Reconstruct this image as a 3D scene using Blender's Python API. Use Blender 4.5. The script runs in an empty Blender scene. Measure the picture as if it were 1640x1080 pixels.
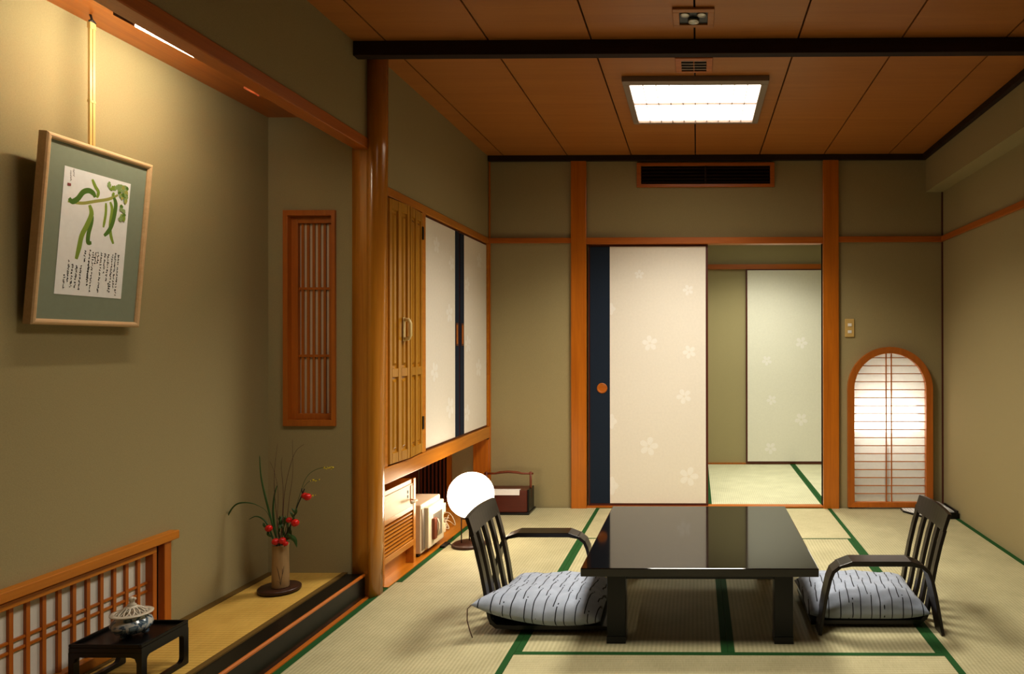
import bpy, bmesh, math, random
from mathutils import Vector, Matrix
random.seed(7)
C = bpy.context.scene.collection
PI = math.pi

# ------------------------------------------------------------------ materials
def new_mat(name):
    m = bpy.data.materials.new(name); m.use_nodes = True
    nt = m.node_tree
    return m, nt, nt.nodes['Principled BSDF'], nt.nodes['Material Output']

def link(nt, a, b): nt.links.new(a, b)

def coords(nt, scale=(1, 1, 1)):
    tc = nt.nodes.new('ShaderNodeTexCoord'); mp = nt.nodes.new('ShaderNodeMapping')
    mp.inputs['Scale'].default_value = scale
    link(nt, tc.outputs['Object'], mp.inputs['Vector'])
    return mp.outputs['Vector']

def ramp(nt, fac, stops):
    r = nt.nodes.new('ShaderNodeValToRGB'); e = r.color_ramp.elements
    e[0].position, e[0].color = stops[0][0], (*stops[0][1], 1)
    e[1].position, e[1].color = stops[-1][0], (*stops[-1][1], 1)
    for p, c in stops[1:-1]:
        n = e.new(p); n.color = (*c, 1)
    link(nt, fac, r.inputs['Fac'])
    return r.outputs['Color']

def noise(nt, vec, scale, detail=4, rough=.55, dist=0):
    n = nt.nodes.new('ShaderNodeTexNoise')
    n.inputs['Scale'].default_value = scale; n.inputs['Detail'].default_value = detail
    n.inputs['Roughness'].default_value = rough; n.inputs['Distortion'].default_value = dist
    link(nt, vec, n.inputs['Vector'])
    return n.outputs['Fac']

def bump(nt, bsdf, h, strength, dist=.002):
    b = nt.nodes.new('ShaderNodeBump'); b.inputs['Strength'].default_value = strength
    b.inputs['Distance'].default_value = dist
    link(nt, h, b.inputs['Height']); link(nt, b.outputs['Normal'], bsdf.inputs['Normal'])

def M_(nt, op, a, b=None, c=None):
    n = nt.nodes.new('ShaderNodeMath'); n.operation = op
    for i, v in enumerate((a, b, c)):
        if v is None: continue
        if isinstance(v, (int, float)): n.inputs[i].default_value = v
        else: link(nt, v, n.inputs[i])
    return n.outputs[0]

def plain(name, col, rough=.5, metal=0, spec=.5, ior=None, coat=0):
    m, nt, b, o = new_mat(name)
    n = noise(nt, coords(nt), 60, 3)
    c = ramp(nt, n, [(.3, tuple(x*.98 for x in col)), (.7, tuple(min(1, x*1.02) for x in col))])
    link(nt, c, b.inputs['Base Color'])
    b.inputs['Roughness'].default_value = rough; b.inputs['Metallic'].default_value = metal
    b.inputs['Specular IOR Level'].default_value = spec
    if ior: b.inputs['IOR'].default_value = ior
    b.inputs['Coat Weight'].default_value = coat
    return m

def wood(name, c1, c2, axis='Z', rough=.38, grain=1.0, coat=.0, spec=.5):
    m, nt, b, o = new_mat(name)
    s = [16, 16, 16]; s['XYZ'.index(axis)] = .9
    v = coords(nt, tuple(x*grain for x in s))
    n1 = noise(nt, v, 1.6, 5, .6, .8)
    s2 = [170, 170, 170]; s2['XYZ'.index(axis)] = 5
    n2 = noise(nt, coords(nt, tuple(s2)), 1.0, 2)
    mix = M_(nt, 'ADD', M_(nt, 'MULTIPLY', n1, .72), M_(nt, 'MULTIPLY', n2, .28))
    c = ramp(nt, mix, [(.32, c1), (.5, tuple((a+d)/2 for a, d in zip(c1, c2))), (.68, c2)])
    link(nt, c, b.inputs['Base Color'])
    b.inputs['Roughness'].default_value = rough
    b.inputs['Specular IOR Level'].default_value = spec
    b.inputs['Coat Weight'].default_value = coat; b.inputs['Coat Roughness'].default_value = .15
    bump(nt, b, mix, .12, .001)
    return m

def wallpaper(name, col, var=.08, scale=420):
    m, nt, b, o = new_mat(name)
    v = coords(nt)
    n1 = noise(nt, coords(nt, (1, 1, 3)), scale*.4, 3, .6)
    n2 = noise(nt, coords(nt, (3, 3, 1)), scale*.4, 3, .6)
    mix = M_(nt, 'MULTIPLY', M_(nt, 'ADD', n1, n2), .5)
    c = ramp(nt, mix, [(.35, tuple(x*(1-var) for x in col)), (.65, tuple(x*(1+var) for x in col))])
    link(nt, c, b.inputs['Base Color'])
    b.inputs['Roughness'].default_value = .9; b.inputs['Specular IOR Level'].default_value = .15
    bump(nt, b, mix, .35, .002)
    return m

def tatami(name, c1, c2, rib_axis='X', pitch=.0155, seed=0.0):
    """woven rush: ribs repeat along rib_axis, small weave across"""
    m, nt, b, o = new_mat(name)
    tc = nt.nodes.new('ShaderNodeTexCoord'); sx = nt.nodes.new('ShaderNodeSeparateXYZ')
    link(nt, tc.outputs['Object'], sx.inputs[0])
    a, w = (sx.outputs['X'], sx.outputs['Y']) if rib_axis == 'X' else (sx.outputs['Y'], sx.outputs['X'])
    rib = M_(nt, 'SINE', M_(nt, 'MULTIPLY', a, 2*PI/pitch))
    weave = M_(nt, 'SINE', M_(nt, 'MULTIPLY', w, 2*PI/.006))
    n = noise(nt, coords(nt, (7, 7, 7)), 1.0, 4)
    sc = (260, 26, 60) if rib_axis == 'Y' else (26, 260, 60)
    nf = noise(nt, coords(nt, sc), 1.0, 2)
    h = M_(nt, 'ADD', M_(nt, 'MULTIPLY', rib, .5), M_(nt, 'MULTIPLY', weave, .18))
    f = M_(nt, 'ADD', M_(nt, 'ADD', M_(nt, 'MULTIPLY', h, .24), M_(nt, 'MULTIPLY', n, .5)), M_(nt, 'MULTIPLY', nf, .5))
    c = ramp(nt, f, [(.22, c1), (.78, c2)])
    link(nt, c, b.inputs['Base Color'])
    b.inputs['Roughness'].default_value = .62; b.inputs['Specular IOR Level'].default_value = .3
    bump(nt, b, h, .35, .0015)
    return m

def emit(name, col, strength):
    m, nt, b, o = new_mat(name)
    b.inputs['Base Color'].default_value = (*col, 1)
    n = noise(nt, coords(nt), 3, 1)
    c = ramp(nt, n, [(.2, tuple(x*.98 for x in col)), (.8, col)])
    link(nt, c, b.inputs['Emission Color'])
    b.inputs['Emission Strength'].default_value = strength
    return m

def stripes_fabric(name):
    """grey-blue cushion cloth with broken wavering black lines"""
    m, nt, b, o = new_mat(name)
    tc = nt.nodes.new('ShaderNodeTexCoord'); sx = nt.nodes.new('ShaderNodeSeparateXYZ')
    link(nt, tc.outputs['Object'], sx.inputs[0])
    x, y = sx.outputs['X'], sx.outputs['Y']
    wob = noise(nt, coords(nt, (9, 9, 0)), 1.0, 1)
    u = M_(nt, 'DIVIDE', M_(nt, 'ADD', x, M_(nt, 'MULTIPLY', wob, .02)), .043)
    cell = M_(nt, 'FLOOR', u)
    v = M_(nt, 'ADD', M_(nt, 'DIVIDE', y, .155), M_(nt, 'MULTIPLY', cell, .37))
    fv = M_(nt, 'FRACT', v)
    d = M_(nt, 'SUBTRACT', M_(nt, 'SUBTRACT', M_(nt, 'FRACT', u), .5), M_(nt, 'MULTIPLY', M_(nt, 'SUBTRACT', fv, .5), .34))
    ln = M_(nt, 'LESS_THAN', M_(nt, 'ABSOLUTE', d), .048)
    # small dot beside each break
    dx = M_(nt, 'SUBTRACT', M_(nt, 'FRACT', u), .72); dy = M_(nt, 'MULTIPLY', M_(nt, 'SUBTRACT', fv, .07), 2.4)
    dot = M_(nt, 'LESS_THAN', M_(nt, 'ADD', M_(nt, 'MULTIPLY', dx, dx), M_(nt, 'MULTIPLY', dy, dy)), .0035)
    ink = M_(nt, 'MAXIMUM', ln, dot)
    n = noise(nt, coords(nt, (1, 1, 1)), 30, 4)
    base = ramp(nt, n, [(.3, (.35, .395, .485)), (.7, (.41, .455, .55))])
    mx = nt.nodes.new('ShaderNodeMix'); mx.data_type = 'RGBA'
    link(nt, ink, mx.inputs['Factor']); link(nt, base, mx.inputs[6]); mx.inputs[7].default_value = (.018, .018, .024, 1)
    link(nt, mx.outputs[2], b.inputs['Base Color'])
    b.inputs['Roughness'].default_value = .85; b.inputs['Specular IOR Level'].default_value = .2
    b.inputs['Sheen Weight'].default_value = .15
    bump(nt, b, noise(nt, coords(nt), 260, 3), .2, .001)
    return m

def shoji_paper(name, col, see=.30):
    m, nt, b, o = new_mat(name)
    tr = nt.nodes.new('ShaderNodeBsdfTranslucent'); tp = nt.nodes.new('ShaderNodeBsdfTransparent')
    df = nt.nodes.new('ShaderNodeBsdfDiffuse')
    n = noise(nt, coords(nt, (1, 1, 1)), 35, 5)
    c = ramp(nt, n, [(.3, tuple(x*.95 for x in col)), (.7, col)])
    link(nt, c, tr.inputs['Color']); link(nt, c, df.inputs['Color'])
    a = nt.nodes.new('ShaderNodeMixShader'); a.inputs[0].default_value = .5
    link(nt, tr.outputs[0], a.inputs[1]); link(nt, df.outputs[0], a.inputs[2])
    z = nt.nodes.new('ShaderNodeMixShader'); z.inputs[0].default_value = see
    link(nt, a.outputs[0], z.inputs[1]); link(nt, tp.outputs[0], z.inputs[2])
    link(nt, z.outputs[0], o.inputs['Surface'])
    return m

def porcelain(name):
    m, nt, b, o = new_mat(name)
    n = noise(nt, coords(nt, (1, 1, 1.4)), 34, 3, .5, 1.2)
    c = ramp(nt, n, [(.42, (.55, .55, .53)), (.50, (.20, .27, .34)), (.56, (.02, .05, .10)), (.66, (.25, .32, .36))])
    link(nt, c, b.inputs['Base Color']); b.inputs['Roughness'].default_value = .12
    return m

WALL = wallpaper('wall_cloth', (.375, .315, .172))
WALL_NEXT = wallpaper('wall_cloth_next', (.40, .345, .19))
CEIL = wood('ceiling_wood', (.37, .135, .022), (.46, .185, .036), 'X', .42, .5)
DARK = wood('dark_beam_wood', (.022, .010, .006), (.04, .018, .010), 'X', .65, 1, 0, .2)
POST = wood('cedar_post', (.40, .115, .006), (.58, .190, .010), 'Z', .32, .8, .2)
RAILX = wood('cedar_rail_x', (.38, .100, .008), (.52, .160, .014), 'X', .36)
RAILY = wood('cedar_rail_y', (.38, .100, .008), (.52, .160, .014), 'Y', .36, 1, .15)
LOG = wood('polished_log', (.41, .148, .010), (.58, .25, .024), 'Z', .2, .6, .6)
HONEY = wood('honey_wood', (.42, .185, .012), (.56, .28, .026), 'Z', .24, 1.1, .4)
HONEYY = wood('honey_wood_y', (.48, .165, .012), (.64, .26, .025), 'Y', .3, 1, .25)
REDWOOD = wood('red_brown_wood', (.13, .028, .008), (.22, .05, .014), 'Z', .45)
SHOJIW = wood('shoji_frame_wood', (.40, .110, .009), (.52, .165, .015), 'Z', .42)
SHOJIY = wood('shoji_frame_wood_y', (.46, .155, .010), (.60, .23, .018), 'Y', .42)
REDLAC = plain('red_brown_lacquer', (.10, .022, .012), .35)
LACQ = plain('black_lacquer', (.005, .004, .0035), .06, 0, .5, 1.62)
LACQ2 = plain('black_lacquer_satin', (.005, .004, .0035), .28, 0, .5, 1.42)
CHAIRW = plain('dark_stained_chair', (.012, .006, .0035), .28, 0, .5, 1.45)
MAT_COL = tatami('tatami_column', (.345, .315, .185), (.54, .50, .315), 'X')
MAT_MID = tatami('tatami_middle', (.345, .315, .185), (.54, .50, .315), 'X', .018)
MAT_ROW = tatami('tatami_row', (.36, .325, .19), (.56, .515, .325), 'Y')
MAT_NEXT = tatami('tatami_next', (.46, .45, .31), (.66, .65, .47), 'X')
USUBERI = tatami('golden_rush', (.46, .285, .06), (.68, .46, .125), 'Y', .02)
GREEN = plain('green_border_cloth', (.018, .085, .020), .8, 0, .2)
BROCADE = plain('dark_gold_brocade', (.15, .09, .022), .8, 0, .2)
PAPER = plain('fusuma_paper', (.80, .755, .68), .8, 0, .2)
PAPER_N = plain('fusuma_paper_next', (.78, .765, .67), .8, 0, .2)
PRINT = plain('fusuma_flower_print', (.86, .835, .79), .75, 0, .2)
NAVY = plain('navy_paper', (.012, .022, .042), .7, 0, .25)
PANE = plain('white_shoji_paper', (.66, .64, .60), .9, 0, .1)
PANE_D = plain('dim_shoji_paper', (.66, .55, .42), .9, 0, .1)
LITPAPER = shoji_paper('lit_shoji_paper', (.90, .88, .84), .68)
FABRIC = stripes_fabric('striped_cushion_cloth')
IVORY = plain('ivory_enamel', (.74, .63, .46), .4)
IVORY_H = plain('ivory_plastic', (.78, .62, .30), .3)
WHITE = plain('white_paper', (.82, .81, .78), .6)
GLOSSW = plain('glossy_white_paper', (.72, .73, .74), .25)
STEEL = plain('grey_steel', (.42, .38, .34), .3, .8)
BLACK = plain('black_plastic', (.01, .01, .01), .4)
GAP = plain('shadow_gap_dark', (.012, .009, .007), .9, 0, .1)
FRAMEW = wood('picture_frame_wood', (.60, .40, .215), (.72, .51, .30), 'Y', .4)
MATB = plain('grey_green_mount', (.27, .305, .235), .85, 0, .1)
CARD = plain('white_card', (.86, .86, .88), .8, 0, .1)
INK = plain('black_ink', (.03, .03, .03), .9, 0, .1)
SEAL = plain('red_seal_ink', (.30, .10, .10), .9, 0, .1)
POD1 = plain('bean_green_dark', (.12, .22, .045), .9, 0, .1)
POD2 = plain('bean_green_light', (.27, .37, .07), .9, 0, .1)
POD3 = plain('bean_stalk_yellow', (.40, .40, .12), .9, 0, .1)
LEAFP = plain('painted_leaf', (.30, .40, .17), .9, 0, .1)
BAMBOO = wood('bamboo_strip', (.58, .37, .12), (.72, .50, .20), 'Z', .35)
VASE = wood('vase_bamboo', (.30, .19, .085), (.42, .28, .14), 'Z', .5, .5)
DISC = plain('dark_wood_disc', (.05, .018, .009), .35)
PORC = porcelain('blue_white_porcelain')
PORCW = plain('cream_porcelain', (.62, .56, .46), .2)
BERRY = plain('red_berry', (.55, .012, .008), .18)
LEAF = plain('green_leaf', (.035, .09, .018), .45)
TWIG = plain('brown_twig', (.10, .045, .022), .7)
BRANCH = plain('black_branch', (.012, .010, .008), .6)
YELLOW = plain('yellow_floret', (.65, .50, .02), .7)
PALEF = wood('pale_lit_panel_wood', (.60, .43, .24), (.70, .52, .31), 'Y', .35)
BOXR = wood('red_lacquer_box', (.085, .014, .007), (.13, .024, .012), 'X', .3)
CHROME = plain('lamp_reflector', (.45, .43, .38), .3, 1)
METALG = plain('grey_brown_frame', (.27, .20, .16), .45)
SW = plain('switch_plate_tan', (.62, .43, .16), .4)

L_CEIL = emit('ceiling_light_glow', (1.0, .92, .78), 7)
L_FRONT = emit('front_ceiling_light_glow', (1.0, .92, .78), 3)
L_GLOBE = emit('globe_glow', (1.0, .86, .66), 10)
L_TUBE = emit('tube_glow', (1.0, .96, .78), 95)
L_NICHE = emit('niche_lamp_glow', (1.0, .96, .88), 4.5)
L_NEXT = emit('next_room_light_glow', (1.0, .97, .84), 4)

# ------------------------------------------------------------------ mesh building
class MB:
    def __init__(s): s.bm = bmesh.new(); s.mi = 0
    def _tag(s, faces):
        for f in faces: f.material_index = s.mi
    def face(s, pts):
        vs = [s.bm.verts.new(p) for p in pts]
        f = s.bm.faces.new(vs); f.material_index = s.mi; return f
    def box(s, x0, x1, y0, y1, z0, z1):
        v = [s.bm.verts.new((x, y, z)) for z in (z0, z1) for y in (y0, y1) for x in (x0, x1)]
        for q in ((0, 2, 3, 1), (4, 5, 7, 6), (0, 1, 5, 4), (2, 6, 7, 3), (0, 4, 6, 2), (1, 3, 7, 5)):
            s.bm.faces.new([v[i] for i in q]).material_index = s.mi
        return s
    def prism(s, poly, axis, a, b):
        """poly: 2-D outline in the other two axes (kept in XYZ order), extruded a..b along axis"""
        def P(p, t): q = list(p); q.insert('XYZ'.index(axis), t); return q
        A = [s.bm.verts.new(P(p, a)) for p in poly]; B = [s.bm.verts.new(P(p, b)) for p in poly]
        n = len(poly)
        fs = [s.bm.faces.new(A[::-1]), s.bm.faces.new(B)]
        for i in range(n): fs.append(s.bm.faces.new((A[i], A[(i+1) % n], B[(i+1) % n], B[i])))
        s._tag(fs); return s
    def loft(s, rings, cap=True, closed=True):
        R = [[s.bm.verts.new(p) for p in r] for r in rings]
        n = len(R[0]); fs = []
        for a, b in zip(R, R[1:]):
            for i in range(n if closed else n-1):
                fs.append(s.bm.faces.new((a[i], a[(i+1) % n], b[(i+1) % n], b[i])))
        if cap and closed: fs += [s.bm.faces.new(R[0][::-1]), s.bm.faces.new(R[-1])]
        for f in fs: f.smooth = True
        s._tag(fs); return s
    def lathe(s, prof, cx, cy, seg=40, sx=1, sy=1):
        rings = [[(cx+r*sx*math.cos(2*PI*k/seg), cy+r*sy*math.sin(2*PI*k/seg), z) for k in range(seg)] for r, z in prof]
        return s.loft(rings)
    def tube(s, pts, rad, seg=8, closed=False):
        pts = [Vector(p) for p in pts]; n = len(pts)
        rs = rad if isinstance(rad, (list, tuple)) else [rad]*n
        rings = []; up = None
        for i, p in enumerate(pts):
            if closed: t = (pts[(i+1) % n]-pts[i-1]).normalized()
            else: t = (pts[min(i+1, n-1)]-pts[max(i-1, 0)]).normalized()
            if up is None:
                up = Vector((0, 0, 1)) if abs(t.z) < .9 else Vector((1, 0, 0))
            a = (up-t*up.dot(t)).normalized(); b = t.cross(a); up = a
            rings.append([tuple(p+rs[i]*(math.cos(2*PI*k/seg)*a+math.sin(2*PI*k/seg)*b)) for k in range(seg)])
        if closed: rings.append(rings[0]); return s.loft(rings, cap=False)
        return s.loft(rings)
    def ball(s, c, r, seg=16, sx=1, sy=1, sz=1):
        prof = [(r*math.sin(PI*i/seg), -r*math.cos(PI*i/seg)) for i in range(1, seg)]
        rings = [[(c[0]+q*sx*math.cos(2*PI*k/(2*seg)), c[1]+q*sy*math.sin(2*PI*k/(2*seg)), c[2]+z*sz) for k in range(2*seg)] for q, z in prof]
        return s.loft(rings)
    def band(s, path, y0, y1, th):
        """flat strip following a 2-D (x,z) path, y0..y1 wide, th thick"""
        P = [Vector(p) for p in path]; n = len(P); rings = []
        for i in range(n):
            t = (P[min(i+1, n-1)]-P[max(i-1, 0)]).normalized(); nn = Vector((-t.y, t.x))
            k = th/2
            if 0 < i < n-1:
                t1 = (P[i]-P[i-1]).normalized(); c = abs(t1.dot(t)); k = th/2/max(c, .7)
            a, b = P[i]+nn*k, P[i]-nn*k
            rings.append([(a.x, y0, a.y), (a.x, y1, a.y), (b.x, y1, b.y), (b.x, y0, b.y)])
        s.loft(rings)
        for f in s.bm.faces: f.smooth = False
        return s
    def ribbon(s, pts2, widths, emb):
        """painted stroke: flat ribbon from 2-D centre line; emb maps 2-D to 3-D"""
        P = [Vector(p) for p in pts2]; L = []; R = []
        for i in range(len(P)):
            t = (P[min(i+1, len(P)-1)]-P[max(i-1, 0)])
            if t.length == 0: t = Vector((1, 0))
            t.normalize(); nn = Vector((-t.y, t.x)); w = (widths[i] if isinstance(widths, list) else widths)/2
            L.append(s.bm.verts.new(emb(*(P[i]+nn*w)))); R.append(s.bm.verts.new(emb(*(P[i]-nn*w))))
        fs = [s.bm.faces.new((L[i], R[i], R[i+1], L[i+1])) for i in range(len(P)-1)]
        s._tag(fs); return s
    def poly(s, pts2, emb):
        f = s.bm.faces.new([s.bm.verts.new(emb(*p)) for p in pts2]); f.material_index = s.mi; return s
    def flower(s, cx, cy, r, emb, rot=0):
        for k in range(5):
            a = rot+2*PI*k/5; c, sn = math.cos(a), math.sin(a)
            pts = []
            for j in range(10):
                t = 2*PI*j/10; u = r*.56+r*.44*math.cos(t); w = r*.30*math.sin(t)*(1+.25*math.cos(t))
                pts.append((cx+u*c-w*sn, cy+u*sn+w*c))
            s.poly(pts, emb)
        return s
    def build(s, name, mats, parent=None, bevel=0, smooth_angle=None, keep=False, recalc=True):
        if recalc: bmesh.ops.recalc_face_normals(s.bm, faces=s.bm.faces[:])
        me = bpy.data.meshes.new(name)
        off = Vector((0, 0, 0))
        if parent is None and not keep:
            xs = [v.co for v in s.bm.verts]
            lo = [min(c[i] for c in xs) for i in range(3)]; hi = [max(c[i] for c in xs) for i in range(3)]
            off = Vector(((lo[0]+hi[0])/2, (lo[1]+hi[1])/2, lo[2]))
        elif parent is not None:
            off = ORI.get(parent.name, Vector((0, 0, 0)))
        if off.length: bmesh.ops.translate(s.bm, verts=s.bm.verts[:], vec=-off)
        s.bm.to_mesh(me); s.bm.free()
        for m in (mats if isinstance(mats, (list, tuple)) else [mats]): me.materials.append(m)
        o = bpy.data.objects.new(name, me); C.objects.link(o)
        if parent is None: o.location = off
        else: o.parent = parent
        ORI[o.name] = off
        if bevel:
            b = o.modifiers.new('bevel', 'BEVEL'); b.width = bevel; b.segments = 2; b.limit_method = 'ANGLE'; b.angle_limit = math.radians(40)
        return o
ORI = {}     # object name -> world offset its mesh was built with

def tag(o, label=None, cat=None, group=None, kind=None):
    if label: o['label'] = label
    if cat: o['category'] = cat
    if group: o['group'] = group
    if kind: o['kind'] = kind
    return o
def thing(name, label, cat, loc=(0, 0, 0), rotz=0, group=None, local=False):
    o = bpy.data.objects.new(name, None); C.objects.link(o)
    o.empty_display_size = .05
    o.location = loc; o.rotation_euler = (0, 0, rotz)
    ORI[o.name] = Vector((0, 0, 0)) if local else Vector(loc)
    return tag(o, label, cat, group)
def struct(o, label): return tag(o, label, None, None, 'structure')
def B(*a): return MB().box(*a)

XL, XR, YB, ZC = -1.511, 1.783, 5.272, 2.558
TX, TY = -2.02, 3.40           # alcove back wall, alcove side wall
YF = -2.6                      # wall behind the camera

# ================================================================== SETTING
# ---- floor and its mats
fl = struct(B(-2.08, 1.84, YF-.06, 7.3, -.10, -.045).build('floor', GAP), 'tatami floor of the room, straw mats with green cloth borders')
def mat(x0, x1, y0, y1, m, borders):
    """one mat; borders: list of box extents in xy"""
    t = B(x0, x1, y0, y1, -.045, 0).build('tatami_mat', m, fl)
    b = MB()
    for (a0, a1, c0, c1) in borders: b.box(a0, a1, c0, c1, -.02, .0012)
    if borders: b.build('cloth_border', GREEN, t)
SL0, SL1, SR0, SR1 = -.729, -.678, .918, .967
SLM, SRM = (SL0+SL1)/2, (SR0+SR1)/2
BW = .026
rows_col = [YB-.012, 3.615, 1.97, .32, -1.33, -2.59]
for a, b in zip(rows_col, rows_col[1:]):
    xw = -1.505 if b > 3 else -1.535
    mat(xw, SLM-.0005, b+.001, a-.001, MAT_COL, [(xw, xw+.03, b+.001, a-.001), (SLM-BW, SLM-.0005, b+.001, a-.001)])
    mat(SRM+.0005, XR-.002, b+.001, a-.001, MAT_COL, [(SRM+.0005, SRM+BW, b+.001, a-.001), (XR-.032, XR-.002, b+.001, a-.001)])
xm = (SLM+SRM)/2
for x0, x1 in ((SLM+.0005, xm-.0005), (xm+.0005, SRM-.0005)):
    mat(x0, x1, 2.801, 4.429, MAT_MID, [(x0, x0+BW, 2.801, 4.429), (x1-BW, x1, 2.801, 4.429)])
ys = [(YB-.012, 4.43), (2.80, 1.975), (1.975, 1.15), (1.15, .325), (.325, -.5), (-.5, -1.325), (-1.325, -2.15)]
for a, b in ys:
    mat(SLM+.0005, SRM-.0005, b+.0005, a-.0005, MAT_ROW, [(SLM+.0005, SRM-.0005, a-(BW if b < 4 else .012), a-.0005), (SLM+.0005, SRM-.0005, b+.0005, b+(BW if b < 4 else .012))])
# next room mats
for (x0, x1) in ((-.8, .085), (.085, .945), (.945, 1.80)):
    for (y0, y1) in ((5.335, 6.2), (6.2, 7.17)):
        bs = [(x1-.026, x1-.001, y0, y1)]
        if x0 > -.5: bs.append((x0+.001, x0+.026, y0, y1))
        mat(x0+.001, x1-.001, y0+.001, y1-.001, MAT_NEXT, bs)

# ---- ceiling: boards with shadow gaps
cm = MB(); s0, sd = -1.399, .464
xs = [-1.62]+[s0+sd*i for i in range(8)]
xs = [x for x in xs if x < XR]+[XR+.05]
for a, b in zip(xs, xs[1:]): cm.box(a+.004, b-.004, YF, YB+.02, ZC, ZC+.02)
cm.mi = 1; cm.box(-1.62, XR+.06, YF-.06, YB+.06, ZC+.021, ZC+.05)
struct(cm.build('ceiling', [CEIL, GAP]), 'brown wood board ceiling with dark seams running away from view')
struct(B(-.86, 1.9, 5.33, 7.3, 2.35, 2.40).build('ceiling', WALL_NEXT), 'ceiling of the next room behind the open sliding door')

# ---- walls
wb = MB()
wb.box(-2.08, -.798, YB, 5.33, -.045, ZC+.02)
wb.box(-.798, .914, YB, 5.33, 1.955, ZC+.02)
ax, ar, asp = 1.394, .268, .862       # arched opening: centre, half width, spring height
arch = [(ax-ar*math.cos(PI*k/36), asp+ar*math.sin(PI*k/36)) for k in range(37)]
outline = [(.914, -.045), (ax-ar, -.045)]+arch+[(ax+ar, -.045), (XR+.06, -.045), (XR+.06, ZC+.02), (.914, ZC+.02)]
wb.prism(outline, 'Y', YB, 5.33)
struct(wb.build('wall_back', WALL), 'far wall in olive beige wallcloth with the sliding door and arched paper window')
struct(B(XR, XR+.06, YF, 5.33, -.045, ZC+.02).build('wall_right', WALL), 'right wall in plain tan wallcloth')
struct(B(1.66, XR, YF, YB, 2.287, ZC).build('wall_soffit', WALL), 'boxed soffit along the top of the right wall')
struct(B(-2.08, XR+.06, YF-.06, YF, -.045, ZC+.02).build('wall_front', DARK), 'wall behind the viewpoint')
wl = MB()     # alcove back wall with a low window opening
wl.box(-2.08, TX, YF, 1.50, -.045, 2.30); wl.box(-2.08, TX, 2.70, 3.46, -.045, 2.30)
wl.box(-2.08, TX, 1.50, 2.70, .447, 2.30); wl.box(-2.08, TX, 1.50, 2.70, -.045, .135)
struct(wl.build('wall_left', WALL), 'alcove back wall in olive wallcloth behind the hanging picture')
wsd = MB()    # alcove side wall with slit window opening
wx0, wx1, wz0, wz1 = -1.925, -1.712, .822, 1.80
wsd.box(TX, wx0, TY, 3.46, -.045, 2.30); wsd.box(wx1, -1.60, TY, 3.46, -.045, 2.30)
wsd.box(wx0, wx1, TY, 3.46, wz1, 2.30); wsd.box(wx0, wx1, TY, 3.46, -.045, wz0)
struct(wsd.build('wall_alcove_side', WALL), 'alcove side wall in olive wallcloth around the slit window')
struct(B(-1.60, -1.545, YF, 3.50, 2.156, ZC).build('wall_over_alcove', WALL), 'upper wall above the alcove lintel beam')
struct(B(-1.575, -1.515, 3.50, YB, 1.965, ZC).build('wall_over_cabinet', WALL), 'upper left wall above the built-in cabinet')
struct(B(-2.08, TX-.01, 3.46, YB, -.045, .60).build('wall_under_cabinet', REDWOOD), 'red brown wood back of the recess under the cabinet')
struct(B(TX, -1.60, YF, TY, 2.262, 2.30).build('ceiling_alcove', RAILY), 'wood ceiling of the picture alcove')
# alcove platform
pf = MB(); pf.box(TX, -1.655, YF, TY, -.045, .114)
pf.mi = 1; pf.box(TX, TX+.035, YF, TY, .110, .117); pf.box(-1.668, -1.644, YF, TY, .110, .117)
struct(pf.build('floor_alcove', [USUBERI, BROCADE]), 'golden woven rush mat on the raised alcove floor')
kp = struct(B(-1.644, -1.556, YF, 3.388, -.045, .113).build('trim_1', LACQ2, bevel=.004), 'black lacquered front sill beam of the alcove step')
MB().prism([(-1.5565, .103), (-1.5545, .103), (-1.5545, .109), (-1.5595, .1145), (-1.564, .1145), (-1.564, .112)], 'Y', YF, 3.388).build('wood_edge', RAILY, kp)
struct(B(-1.556, -1.535, YF, 3.39, -.045, .006).build('trim_2', RAILY), 'thin orange wood strip between black alcove sill and mats')
struct(B(-2.01, -1.507, 3.53, YB-.012, -.045, .004).build('trim_3', HONEYY), 'orange wood floor board of the recess under the cabinet')
# alcove lintel beam
struct(B(-1.606, -1.538, YF, 3.40, 2.106, 2.158).build('trim_4', RAILY, bevel=.004), 'red brown lintel beam across the top of the alcove')
# polished post: natural log with one flat face
def post_ring(z):
    k = -.006+.030*max(0, min(1, z/2.2))
    P = [(-1.618, 3.392), (-1.575, 3.390), (-1.548, 3.389), (-1.526+k*.5, 3.374), (-1.506+k*.8, 3.402), (-1.497+k, 3.428), (-1.498+k, 3.458),
         (-1.508+k*.8, 3.492), (-1.522+k*.5, 3.52), (-1.545, 3.53), (-1.618, 3.53)]
    return [(x, y, z) for x, y in P]
po = MB().loft([post_ring(z) for z in (-.045, .3, .6, .9, 1.2, 1.5, 1.8, 2.1, 2.556)])
for e in po.bm.edges:
    d = e.verts[0].co-e.verts[1].co
    if abs(d.z) > .2 and e.verts[0].co.y < 3.3915 and abs(e.verts[0].co.x+1.548) < .001: e.smooth = False
struct(po.build('trim_5', LOG), 'polished round alcove post standing between alcove and cabinet')
# dark ceiling beam and cornices
struct(B(-1.56, 1.66, 3.248, 3.298, 2.492, ZC).build('trim_6', DARK, bevel=.003), 'dark ceiling beam crossing the whole room')
struct(B(XL, 1.66, YB-.035, YB, 2.518, ZC).build('trim_7', DARK, bevel=.003), 'dark cornice along the top of the far wall')
struct(B(1.628, 1.66, 3.35, YB-.035, 2.518, ZC).build('trim_8', DARK, bevel=.003), 'dark cornice along the right ceiling edge')
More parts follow.
